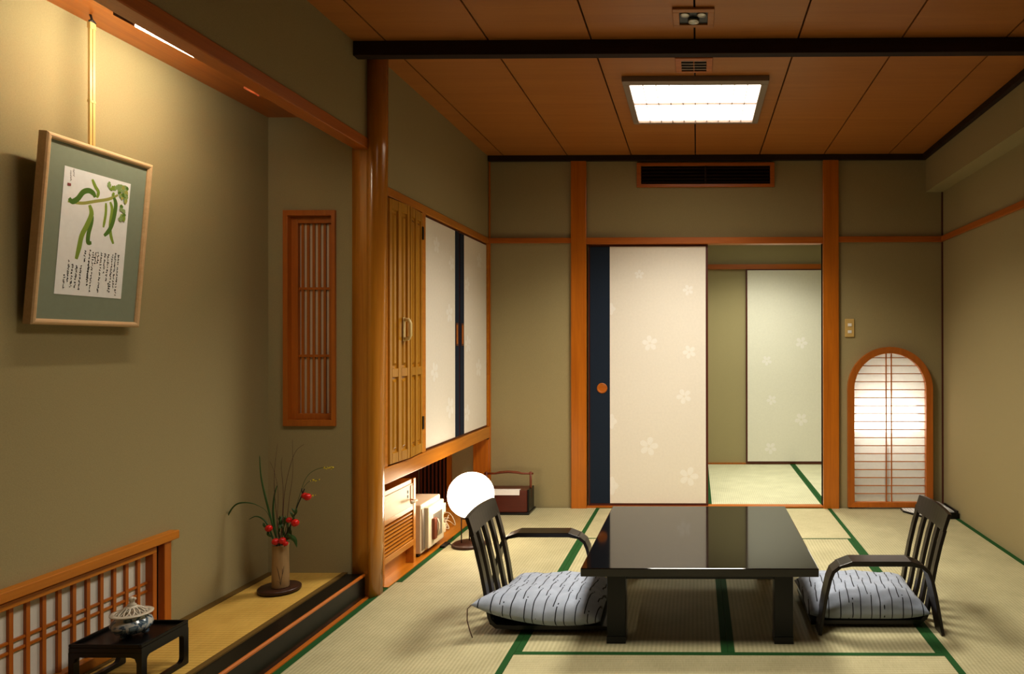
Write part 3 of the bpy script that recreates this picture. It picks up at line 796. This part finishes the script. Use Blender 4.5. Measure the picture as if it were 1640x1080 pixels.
def cushion(label, cx, cy, hx, hy, z0, th, pulls, tassels, seed):
    t = thing('floor_cushion', label, 'cushion', (cx, cy, z0), group='striped cushions on the legless chairs')
    rnd = random.Random(seed); ph = [rnd.uniform(0, 6) for _ in range(8)]
    N = 44
    m = MB()
    def pt(u, v, top):
        x = hx*u*(1-.03*(1-v*v)*abs(u)**2); y = hy*v*(1-.03*(1-u*u)*abs(v)**2)
        e = max(0, (1-u**4))**.55*max(0, (1-v**4))**.55
        seam = .034
        if top:
            z = seam+(th-seam)*e
            wr = .0045*math.sin(7*u+3*v+ph[0])*math.sin(5*v-2*u+ph[1])+.0028*math.sin(15*u-9*v+ph[2])*math.sin(6*u+13*v+ph[3])
            z += wr*min(1, e*2)
        else: z = seam*(1-min(1, e*1.5))
        for (pu, pv, dx, dy, dz) in pulls:
            k = max(0, 1-math.hypot(u-pu, v-pv)/1.2)**1.6
            x += dx*k; y += dy*k; z += dz*k*(1 if top else 1)
        return (cx+x, cy+y, z0+max(0, z))
    us = [-math.cos(PI*i/N)*.35+.65*(-1+2*i/N) for i in range(N+1)]
    T = [[m.bm.verts.new(pt(u, v, True)) for v in us] for u in us]
    Bt = [[(T[i][j] if i in (0, N) or j in (0, N) else m.bm.verts.new(pt(us[i], us[j], False))) for j in range(N+1)] for i in range(N+1)]
    for G in (T, Bt):
        for i in range(N):
            for j in range(N):
                f = m.bm.faces.new((G[i][j], G[i+1][j], G[i+1][j+1], G[i][j+1])); f.smooth = True
    m.build('cover', FABRIC, t)
    for pts in tassels: MB().tube(pts, .0022, 6).build('corner_cord', TWIG, t)
    return t
cushion('striped grey floor cushion bulging over the left legless chair', -.635, 3.175, .245, .245, .0340, .115,
        [(-1, -1, -.034, -.012, .070), (-1, 1, .02, -.005, .0)],
        [[(-.912, 2.919, .136), (-.924, 2.912, .124), (-.924, 2.908, .08), (-.910, 2.900, .04), (-.898, 2.894, .015)]], 4)
cushion('striped grey floor cushion seated flat on the right legless chair', .715, 3.235, .255, .215, .0340, .110,
        [(1, 1, .01, .0, .0)], [], 9)

# ================================================================== TRAY AND BOOKLETS IN THE CORNER
tr = thing('document_tray', 'low dark tray in the far right corner holding an open booklet', 'tray', (1.655, 5.05, .0014))
tm = MB(); tm.box(1.555, 1.77, 4.93, 5.19, .0014, .012); tm.box(1.555, 1.567, 4.93, 5.19, .012, .045); tm.box(1.758, 1.77, 4.93, 5.19, .012, .056)
tm.box(1.567, 1.758, 4.93, 4.942, .012, .045); tm.box(1.567, 1.758, 5.178, 5.19, .012, .045)
tm.build('case', LACQ2, tr, .002)
def open_book(name, label, x0, x1, y0, y1, z, arch_h, mats, bottom):
    t = thing(name, label, 'booklet', ((x0+x1)/2, (y0+y1)/2, bottom))
    pg = MB(); n = 20; xs = [x0+(x1-x0)*i/n for i in range(n+1)]; mid = (x0+x1)/2
    def h(x):
        u = abs(x-mid)/((x1-x0)/2); return z+arch_h*math.sin(PI*min(1, u*1.0))**.8*(.4+.6*(1-u))*1.6
    pg.loft([[(x, y0, bottom), (x, y1, bottom), (x, y1, h(x)), (x, y0, h(x))] for x in xs])
    pg.mi = 1
    rnd = random.Random(6)
    for i in range(1, n):
        if i in (n//2, n//2-1): continue
        for k in range(5):
            a = y0+.02+(y1-y0-.05)*rnd.random(); L = .01+.03*rnd.random()
            if rnd.random() < .55: pg.face([(xs[i]-.0035, a, h(xs[i]-.0035)+.0012), (xs[i]+.0025, a, h(xs[i]+.0025)+.0012), (xs[i]+.0025, a+L, h(xs[i]+.0025)+.0012), (xs[i]-.0035, a+L, h(xs[i]-.0035)+.0012)])
    pg.build('pages', mats, t, recalc=False)
    return t
GREYINK = plain('grey_print', (.30, .31, .33), .4)
open_book('booklet', 'open glossy white booklet lying in the dark corner tray', 1.572, 1.753, 4.96, 5.17, .046, .022, [GLOSSW, GREYINK], .0122)
fd = thing('folder', 'thin dark folder with a pale sheet on the mat beside the corner tray', 'folder', (1.505, 5.06, .0014))
MB().prism([(1.452, 5.13), (1.455, 5.205), (1.549, 5.205), (1.549, 4.955)], 'Z', .0014, .012).build('cover', LACQ2, fd)
MB().prism([(1.460, 5.132), (1.462, 5.198), (1.547, 5.198), (1.547, 4.985)], 'Z', .012, .0155).build('sheet', WHITE, fd)
ln = MB()
for k in range(3): ln.face([(1.475+k*.02, 5.12-k*.03, .0158), (1.479+k*.02, 5.12-k*.03, .0158), (1.479+k*.02, 5.19, .0158), (1.475+k*.02, 5.19, .0158)])
ln.build('printed_lines', GREYINK, fd, recalc=False)

# ================================================================== HANGING PICTURE
pic = thing('framed_picture', 'light wood framed bean painting with brush writing, hanging tilted in the alcove', 'picture', (-1.975, 2.343, 1.251), local=True)
pic.rotation_euler = (0, math.atan2(.05, .575), 0)
W, Hh = .2095, .578
fm = MB()
cs = [(-.028, 0), (-.004, 0), (0, .004), (.001, .009), (-.001, .014), (-.006, .018), (-.028, .018)]   # (n, inset)
corners = [(-W, 0, 1, 1), (W, 0, -1, 1), (W, Hh, -1, -1), (-W, Hh, 1, -1)]
rings = [[(nn, y+sy*ins, h+sh*ins) for nn, ins in cs] for y, h, sy, sh in corners]
fm.loft(rings+[rings[0]], cap=False)
for f in fm.bm.faces: f.smooth = False
bmesh.ops.remove_doubles(fm.bm, verts=fm.bm.verts[:], dist=1e-5)
fm.build('frame', FRAMEW, pic)
B(-.020, -.0095, -W+.016, W-.016, .016, Hh-.016).build('mount', MATB, pic)
cy0, cy1, ch0, ch1 = -.1345, .1255, .096, .492
EN = -.0086
cd = MB(); cd.face([(EN, cy0, ch0), (EN, cy1, ch0), (EN, cy1, ch1), (EN, cy0, ch1)])
def zp(x, y):
    s = t = .5
    for _ in range(8):
        t = (y-(252+81*s))/((838+22*s)-(252+81*s)); s = (x-(313-63*t))/((608-53*t)-(313-63*t))
    return cy0+(cy1-cy0)*s, ch1-(ch1-ch0)*t
lay = [0]
def stroke(pts, wpx, mi, n=5):
    lay[0] += 1; k = EN+.0001+.000025*lay[0]
    cd.mi = mi
    P = []
    Q = [pts[0]]+list(pts)+[pts[-1]]
    for i in range(1, len(Q)-2):
        for j in range(n):
            t = j/n; a, b, c, d = Q[i-1], Q[i], Q[i+1], Q[i+2]
            P.append(tuple(.5*((2*b[q])+(-a[q]+c[q])*t+(2*a[q]-5*b[q]+4*c[q]-d[q])*t*t+(-a[q]+3*b[q]-3*c[q]+d[q])*t**3) for q in (0, 1)))
    P.append(pts[-1])
    L = len(P); w = [wpx*.00090*min(1, .35+2.2*min(i, L-1-i)/L+.25) for i in range(L)]
    cd.ribbon([zp(*p) for p in P], w, lambda u, v: (k, u, v))
stroke([(320, 415), (380, 422), (440, 412), (500, 402), (545, 383)], 11, 3)
stroke([(487, 420), (485, 470), (473, 532)], 11, 2)
stroke([(507, 415), (515, 450), (505, 520), (508, 570), (519, 607)], 13, 2)
stroke([(525, 395), (533, 430), (520, 500), (500, 545), (476, 570)], 17, 1)
stroke([(418, 440), (420, 500), (405, 560), (402, 600), (417, 603)], 17, 1)
stroke([(412, 430), (420, 470), (400, 520), (375, 570), (362, 625), (348, 678)], 19, 2)
stroke([(326, 400), (338, 416), (362, 402), (385, 372), (410, 364), (430, 376), (438, 394)], 19, 1)
stroke([(427, 312), (440, 345), (453, 370), (446, 396)], 13, 2)
rnd = random.Random(12)
for i in range(60):
    x = rnd.uniform(500, 602); y = rnd.uniform(318, 385) if i < 34 else rnd.uniform(370, 500); x = x if i < 34 else rnd.uniform(552, 598)
    a = rnd.uniform(.3, 2.4); L = rnd.uniform(9, 18)
    x = min(x, 600-.11*(y-330)-12); y = max(y, 262+81*(x-305)/300+14)
    stroke([(x-L*math.cos(a)*.6, y-L*math.sin(a)*.6), (x, y+2), (x+L*math.cos(a)*.6, y+L*math.sin(a)*.6)], rnd.uniform(9, 19), rnd.choice([4, 4, 2, 1, 4, 3]), 3)
cd.mi = 5
cols = [(545, 658, 845), (530, 655, 812), (514, 658, 838), (495, 655, 778), (493, 790, 838), (479, 655, 742), (462, 650, 835), (447, 650, 705), (436, 645, 700), (424, 648, 835), (409, 640, 775), (403, 690, 800), (388, 640, 692), (367, 708, 828), (349, 705, 815), (331, 705, 808), (317, 686, 785), (295, 752, 820)]
for x, ya, yb in cols:
    y = ya
    while y < yb-4:
        xx = x-(y-ya)*.12
        for k in range(rnd.choice([2, 3, 3])):
            a = rnd.uniform(0, PI); L = rnd.uniform(4, 8); ox, oy = rnd.uniform(-2.5, 2.5), rnd.uniform(-3, 5)
            cd.ribbon([zp(xx+ox-L*math.cos(a)/2, y+oy-L*math.sin(a)/2), zp(xx+ox+1, y+oy), zp(xx+ox+L*math.cos(a)/2, y+oy+L*math.sin(a)/2)], rnd.uniform(.0013, .0024), lambda u, v: (EN+.0006, u, v))
        y += rnd.uniform(10, 13)
for x, ya, yb in ((348, 268, 300), (335, 275, 322)):
    y = ya
    while y < yb:
        a = rnd.uniform(0, PI); cd.ribbon([zp(x-3*math.cos(a), y-2), zp(x+1, y), zp(x+3*math.cos(a), y+3)], .0013, lambda u, v: (EN+.0006, u, v)); y += 6
cd.mi = 6; a, b = zp(321, 330); c, d = zp(334, 346)
cd.face([(EN+.0006, a, b), (EN+.0006, c, b), (EN+.0006, c, d), (EN+.0006, a, d)])
cd.build('painting', [CARD, POD1, POD2, POD3, LEAFP, INK, SEAL], pic, recalc=False)
hk = thing('hanging_rod', 'slim golden bamboo rod with brass hook holding the picture from the alcove ceiling', 'hanging rod', (-1.962, 2.332, 1.80))
rb = MB(); rb.box(-1.9655, -1.9585, 2.3215, 2.3305, 1.80, 2.235); rb.box(-1.9655, -1.9585, 2.3335, 2.3425, 1.80, 2.235)
rb.box(-1.967, -1.957, 2.3205, 2.3435, 2.215, 2.236); rb.box(-1.967, -1.957, 2.3205, 2.3435, 1.975, 1.983)
rb.build('rod', BAMBOO, hk)
MB().tube([(-1.962, 2.332, 2.23), (-1.962, 2.332, 2.250), (-1.966, 2.332, 2.262)], .0035, 8).tube([(-1.958, 2.318, 2.236), (-1.958, 2.332, 2.243), (-1.958, 2.343, 2.236)], .003, 8).build('hook', BLACK, hk)

# ================================================================== INCENSE STAND AND BURNER
PZ = .1145
sd_ = thing('incense_stand', 'small black lacquered tray stand with looped legs in front of the low paper window', 'stand', (-1.832, 2.325, PZ))
X0, X1, Y0, Y1, zt = -1.945, -1.716, 2.225, 2.432, .258
tp = MB(); tp.box(X0, X1, Y0, Y1, zt-.022, zt-.006)
tp.box(X0, X0+.008, Y0, Y1, zt-.006, zt+.004); tp.box(X1-.008, X1, Y0, Y1, zt-.006, zt+.004); tp.box(X0+.008, X1-.008, Y0, Y0+.008, zt-.006, zt+.004); tp.box(X0+.008, X1-.008, Y1-.008, Y1, zt-.006, zt+.004)
tp.build('tray_top', LACQ2, sd_, .002)
def rrect(a0, a1, b0, b1, r, n=6):
    P = []
    for cx, cy, s in ((a1-r, b1-r, 0), (a0+r, b1-r, 1), (a0+r, b0+r, 2), (a1-r, b0+r, 3)):
        for k in range(n+1): t = PI/2*(s+k/n); P.append((cx+r*math.cos(t), cy+r*math.sin(t)))
    return P
def loop_panel(mb, axis, t0, t1, a0, a1, b0, b1, leg, top, bot):
    O = rrect(a0, a1, b0, b1, .004); I = rrect(a0+leg, a1-leg, b0+bot, b1-top, .016)
    def P(p, t): q = list(p); q.insert('XYZ'.index(axis), t); return q
    V = [[mb.bm.verts.new(P(p, t)) for p in L] for t in (t0, t1) for L in (O, I)]
    n = len(O)
    for i in range(n):
        j = (i+1) % n
        for q in ((V[0][i], V[0][j], V[1][j], V[1][i]), (V[2][i], V[3][i], V[3][j], V[2][j]), (V[0][i], V[2][i], V[2][j], V[0][j]), (V[1][i], V[1][j], V[3][j], V[3][i])): mb.bm.faces.new(q)
for a, b in ((X0, X0+.016), (X1-.016, X1)):
    lp = MB(); loop_panel(lp, 'X', a, b, Y0, Y1, PZ+.001, zt-.020, .022, .016, .014); lp.build('leg_frame', LACQ2, sd_)
for a, b in ((Y0, Y0+.014), (Y1-.014, Y1)):
    br = MB(); br.prism([(X0+.016, zt-.022), (X0+.016, zt-.055), (X0+.022, zt-.040), (X0+.036, zt-.036), (X1-.036, zt-.036), (X1-.022, zt-.040), (X1-.016, zt-.055), (X1-.016, zt-.022)], 'Y', a, b); br.build('apron', LACQ2, sd_)
bz = zt-.0058; bxx, by = -1.825, 2.325
ib = thing('incense_burner', 'blue and white porcelain incense burner with pierced lid on the black stand', 'incense burner', (bxx, by, bz))
MB().lathe([(.030, bz+.010), (.046, bz+.016), (.0565, bz+.030), (.058, bz+.040), (.053, bz+.052), (.044, bz+.058), (.043, bz+.064), (.047, bz+.067), (.040, bz+.067), (.03, bz+.06)], bxx, by, 40).build('pot', PORC, ib)
for k in range(3):
    a = 2*PI*k/3+.4; MB().ball((bxx+.036*math.cos(a), by+.036*math.sin(a), bz+.0112), .011, 8).build('foot', PORC, ib)
ld = MB().lathe([(.050, bz+.067), (.0585, bz+.071), (.0585, bz+.074), (.044, bz+.075), (.042, bz+.070)], bxx, by, 40)
for k in range(14):
    a = 2*PI*k/14; ca, sa = math.cos(a), math.sin(a)
    pts = []
    for j in range(12):
        t = 2*PI*j/12; r = .030+.013*math.cos(t); w = .0062*math.sin(t); z = bz+.084-.009*math.cos(t)-(.002 if True else 0)
        pts.append((bxx+r*ca-w*sa, by+r*sa+w*ca, z))
    ld.tube(pts, .0021, 6, closed=True)
ld.lathe([(.018, bz+.088), (.017, bz+.093), (.010, bz+.097), (.009, bz+.097)], bxx, by, 24)
l = ld.build('lid', PORCW, ib)
MB().lathe([(.012, bz+.095), (.013, bz+.099), (.007, bz+.104), (.0065, bz+.110), (.009, bz+.115), (.0085, bz+.120), (.003, bz+.124)], bxx, by, 20).tube([(bxx+.002, by, bz+.117), (bxx+.013, by-.002, bz+.118)], .0045, 8).build('knob', PORCW, l)

# ================================================================== VASE AND FLOWERS
vd = MB().lathe([(.080, PZ+.003), (.086, PZ+.007), (.086, PZ+.016), (.082, PZ+.020), (.03, PZ+.020)], -1.822, 3.150, 48)
tag(vd.build('vase_stand', DISC), 'round dark wooden disc under the flower vase', 'vase stand')
VX, VY, VZ = -1.812, 3.140, PZ+.0205
vs = thing('vase', 'tall cylindrical tan vase with dark painted grass on the wooden disc', 'vase', (VX, VY, VZ))
vm = MB().lathe([(.033, VZ), (.0345, VZ+.004), (.0345, VZ+.06), (.0325, VZ+.15), (.0335, VZ+.182), (.0345, VZ+.186), (.030, VZ+.186), (.028, VZ+.16), (.028, VZ+.10)], VX, VY, 48)
vm.build('body', VASE, vs)
pm = MB()
def onvase(u, v): # u: arc angle from facing direction
    a = -PI/2+.42+u; r = .0349; return (VX+r*math.cos(a), VY+r*math.sin(a), VZ+v)
for P, w in ([[(.15, .012), (.02, .03), (-.12, .05), (-.35, .072)], .05], [[(.12, .012), (.18, .03), (.38, .052), (.5, .07)], .04], [[(.10, .012), (.0, .022), (-.28, .026)], .04], [[(.14, .03), (.30, .042), (.30, .062)], .03]):
    Lp = [];
    for i, (u, v_) in enumerate(P):
        hw = w*(.55 if i in (1, 2) else .22)
        Lp.append((u-hw, v_*1.4, u+hw))
    for (a0, v0, a1), (b0, v1, b1) in zip(Lp, Lp[1:]): pm.face([onvase(a0, v0), onvase(a1, v0), onvase(b1, v1), onvase(b0, v1)])
pm.build('painted_grass', INK, vs, recalc=False)
rnd = random.Random(21)
def fp(zx, zy, d=0):   # sketch units of the arrangement, measured from the vase mouth
    return (VX+(zx-418)*.000728, VY+d, VZ+.186+(722-zy)*.000728)
def curve(pts, n=6):
    Q = [Vector(p) for p in [pts[0]]+list(pts)+[pts[-1]]]; P = []
    for i in range(1, len(Q)-2):
        a, b, c, d = Q[i-1:i+3]
        for j in range(n):
            t = j/n; P.append(.5*((2*b)+(c-a)*t+(2*a-5*b+4*c-d)*t*t+(3*b-a-3*c+d)*t**3))
    P.append(Q[-1]); return P
def stalk(name, label, cat, pts, r0, r1, m, group=None, flat=None):
    root = fp(418+rnd.uniform(-14, 14), 770, rnd.uniform(-.012, .012))
    P = curve([root]+[fp(*p) for p in pts]); n = len(P)
    if flat:
        rs = [r0*(.35+.65*math.sin(PI*min(1, .12+.88*i/(n-1))))*(1 if i < n-1 else .15) for i in range(n)]
    else: rs = [r0+(r1-r0)*i/(n-1) for i in range(n)]
    if flat == 2: rs = [.0010+.0024*max(0, math.sin(PI*min(1, max(0, (i/(n-1)-.42)/.58))))**.7 for i in range(n)]
    o = MB().tube(P, rs, 7).build(name, m)
    return tag(o, label, cat, group)
stalk('grass_blade', 'long green grass blade drooping far left over the alcove floor from the vase', 'grass', [(395, 690, 0), (352, 540, -.01), (300, 486, -.02), (235, 465, -.03), (170, 482, -.03), (120, 560, -.03), (86, 675, -.03)], .0032, .001, LEAF, flat=2)
stalk('grass_blade', 'tall green grass blade rising straight at the left of the vase bouquet', 'grass', [(395, 690, 0), (358, 560, 0), (322, 420, 0), (300, 310, 0), (292, 190, 0)], .0042, .0006, LEAF, flat=1)
stalk('grass_blade', 'shorter upright green grass blade in the middle left of the vase bouquet', 'grass', [(385, 690, .01), (366, 540, .01), (374, 430, .01), (392, 370, .01)], .0044, .001, LEAF, flat=1)
stalk('grass_blade', 'short green grass blade bending left just above the left red berry', 'grass', [(388, 700, -.01), (352, 610, -.01), (318, 566, -.012), (280, 552, -.015), (242, 570, -.018)], .0034, .001, LEAF, flat=1)
TG = ['thin brown twig, leftmost and tallest in the vase', 'thin brown twig leaning right with forked tip in the vase', 'thin brown twig standing in the middle of the vase', 'faint thin brown twig right of centre in the vase']
tw = [[(405, 640, 0), (385, 460, 0), (380, 330, 0), (386, 240, 0), (400, 120, 0)], [(428, 640, 0), (442, 420, 0), (475, 260, 0), (512, 165, 0), (560, 125, 0)], [(415, 640, .012), (425, 420, .012), (413, 260, .012), (420, 205, .012)], [(438, 640, .015), (460, 450, .015), (480, 300, .015), (478, 100, .015)]]
for lb, p in zip(TG, tw): stalk('twig', lb, 'twig', p, .0017, .0006, TWIG, 'bare twigs in the vase')
stalk('twig', 'short thin twig branching low at the left of the vase bouquet', 'twig', [(402, 640, -.008), (410, 420, -.008), (390, 300, -.008), (360, 225, -.008)], .0013, .0005, TWIG, 'bare twigs in the vase')
def berry(par, zx, zy, r, d=0):
    c = fp(zx, zy, d); q = MB().ball(c, r*.000728, 12, 1, 1, .95); o = q.build('berry', BERRY, par)
    MB().ball((c[0], c[1]-r*.0005, c[2]-r*.00066), .0014, 5).build('calyx', BRANCH, o)
bb = thing('berry_branch', 'black branch with red berries leaning right out of the vase', 'branch', fp(418, 770))
MB().tube(curve([fp(424, 770, -.01), fp(452, 680, -.012), fp(500, 580, -.014), fp(530, 490, -.014), fp(560, 420, -.014), fp(572, 388, -.014)]), .0026, 8).tube([fp(560, 420, -.014), fp(556, 385, -.014)], .0022, 6).tube([fp(505, 570, -.014), fp(524, 575, -.02)], .0016, 6).tube([fp(556, 430, -.014), fp(592, 428, -.022)], .0016, 6).build('stem', BRANCH, bb)
for b in ((600, 432, 22, -.026), (572, 429, 19, -.012), (526, 586, 23, -.026), (486, 571, 17, -.022)): berry(bb, *b)
def leaf_mesh(mb, pts, w):
    P = curve(pts, 4); n = len(P)
    for i in range(n-1):
        def e(i):
            t = (P[min(i+1, n-1)]-P[max(i-1, 0)]).normalized(); s = t.cross(Vector((.2, -1, .3))).normalized(); k = w*math.sin(PI*min(.98, .06+.94*i/(n-1)))
            return P[i]+s*k, P[i]+Vector((0, -.0015, .001)), P[i]-s*k
        a, b = e(i), e(i+1)
        mb.face([a[0], a[1], b[1], b[0]]).smooth = True; mb.face([a[1], a[2], b[2], b[1]]).smooth = True
lf = MB()
for a, b in (((520, 540), (500, 500)), ((515, 545), (528, 500)), ((505, 560), (490, 520)), ((500, 590), (512, 545))): leaf_mesh(lf, [fp(*a, -.015), fp((a[0]+b[0])/2+6, (a[1]+b[1])/2, -.02), fp(*b, -.02)], .005)
lf.build('leaves', LEAF, bb, recalc=False)
lb_ = thing('berry_sprig', 'sprig of three red berries resting on the vase rim with a drooping leaf', 'branch', fp(418, 770))
MB().tube(curve([fp(425, 770, -.012), fp(430, 715, -.018), fp(450, 690, -.024)]), .0018, 6).tube([fp(430, 715, -.018), fp(415, 700, -.026)], .0015, 6).tube([fp(440, 705, -.02), fp(472, 700, -.028)], .0015, 6).build('stem', BRANCH, lb_)
for b in ((413, 696, 21, -.032), (456, 689, 21, -.034), (474, 706, 16, -.034)): berry(lb_, *b)
lf = MB(); leaf_mesh(lf, [fp(465, 690, -.02), fp(500, 668, -.03), fp(530, 685, -.034), fp(543, 728, -.036)], .010); leaf_mesh(lf, [fp(460, 690, -.02), fp(480, 660, -.02), fp(505, 672, -.026)], .007)
lf.build('leaves', LEAF, lb_, recalc=False)
l2 = thing('berry_sprig', 'sprig with a single red berry at the left of the vase bouquet', 'branch', fp(418, 770))
MB().tube(curve([fp(408, 770, -.008), fp(390, 700, -.012), fp(355, 640, -.018), fp(335, 590, -.018)]), .0017, 6).tube([fp(362, 650, -.017), fp(368, 630, -.022)], .0013, 6).build('stem', LEAF, l2)
berry(l2, 370, 618, 21, -.028)
lf = MB()
for a, b in (((350, 625), (330, 585)), ((360, 645), (350, 600)), ((372, 675), (355, 640))): leaf_mesh(lf, [fp(*a, -.014), fp((a[0]+b[0])/2-5, (a[1]+b[1])/2, -.02), fp(*b, -.02)], .0045)
lf.build('leaves', LEAF, l2, recalc=False)
fo = MB()
for i in range(16):
    x = rnd.uniform(400, 470); y = rnd.uniform(560, 660); dx = rnd.uniform(-18, 18)
    leaf_mesh(fo, [fp(x, y+45, .005), fp(x+dx*.6, y+15, rnd.uniform(-.012, .012)), fp(x+dx, y-15, rnd.uniform(-.02, .02))], rnd.uniform(.003, .006))
fs = thing('leafy_sprig', 'dark green leafy filler sprig in the middle of the vase bouquet', 'branch', fp(418, 770))
MB().tube(curve([fp(420, 770, .004), fp(425, 690, .004), fp(438, 600, .004), fp(436, 560, .004)]), .002, 6).build('stem', LEAF, fs)
fo.build('leaves', LEAF, fs, recalc=False)
ye = thing('goldenrod_sprig', 'thin arching sprig with tiny yellow flowers at the right of the vase bouquet', 'flower', fp(418, 770))
MB().tube(curve([fp(430, 770, .008), fp(470, 640, .006), (fp(530, 440, 0)), fp(570, 330, 0), fp(620, 282, 0), fp(690, 262, 0), fp(738, 272, 0)]), .0011, 6).tube(curve([fp(540, 410, 0), fp(575, 360, 0), fp(610, 340, 0), fp(655, 338, 0)]), .0009, 6).build('stem', LEAF, ye)
for n_, xa, xb, yc in ((26, 680, 738, 267), (16, 590, 655, 340), (4, 610, 640, 432)):
    fl_ = MB()
    for i in range(n_): fl_.ball(fp(rnd.uniform(xa, xb), yc+rnd.uniform(-7, 7), rnd.uniform(-.004, .004)), rnd.uniform(.0013, .0026), 4)
    fl_.build('flower_cluster', YELLOW, ye)

# ================================================================== CAMERA, WORLD, COLOUR
f, pcx, pcy, yaw, pitch, roll = 1162.0, 1103.11, 548.97, .010773, .001804, -.001478
cy_, sy_ = math.cos(yaw), math.sin(yaw)
r = Vector((cy_, sy_, 0)); fw = Vector((-sy_, cy_, 0)); u = Vector((0, 0, 1))
f2 = fw*math.cos(pitch)+u*math.sin(pitch); u2 = u*math.cos(pitch)-fw*math.sin(pitch)
r3 = r*math.cos(roll)+u2*math.sin(roll); u3 = u2*math.cos(roll)-r*math.sin(roll)
cam = bpy.data.cameras.new('camera'); co = bpy.data.objects.new('camera', cam); C.objects.link(co)
co.matrix_world = Matrix(((r3.x, u3.x, -f2.x, 0), (r3.y, u3.y, -f2.y, 0), (r3.z, u3.z, -f2.z, 1.19), (0, 0, 0, 1)))
cam.sensor_width = 36; cam.sensor_fit = 'HORIZONTAL'; cam.lens = f*36/1640
cam.shift_x = (820-pcx)/1640; cam.shift_y = (pcy-540)/1640
cam.clip_start = .02
bpy.context.scene.camera = co
w = bpy.data.worlds.new('world'); bpy.context.scene.world = w; w.use_nodes = True
w.node_tree.nodes['Background'].inputs[0].default_value = (1, .8, .55, 1); w.node_tree.nodes['Background'].inputs[1].default_value = .02
vs_ = bpy.context.scene.view_settings
vs_.view_transform = 'Standard'; vs_.look = 'None'; vs_.exposure = -.05; vs_.gamma = .87
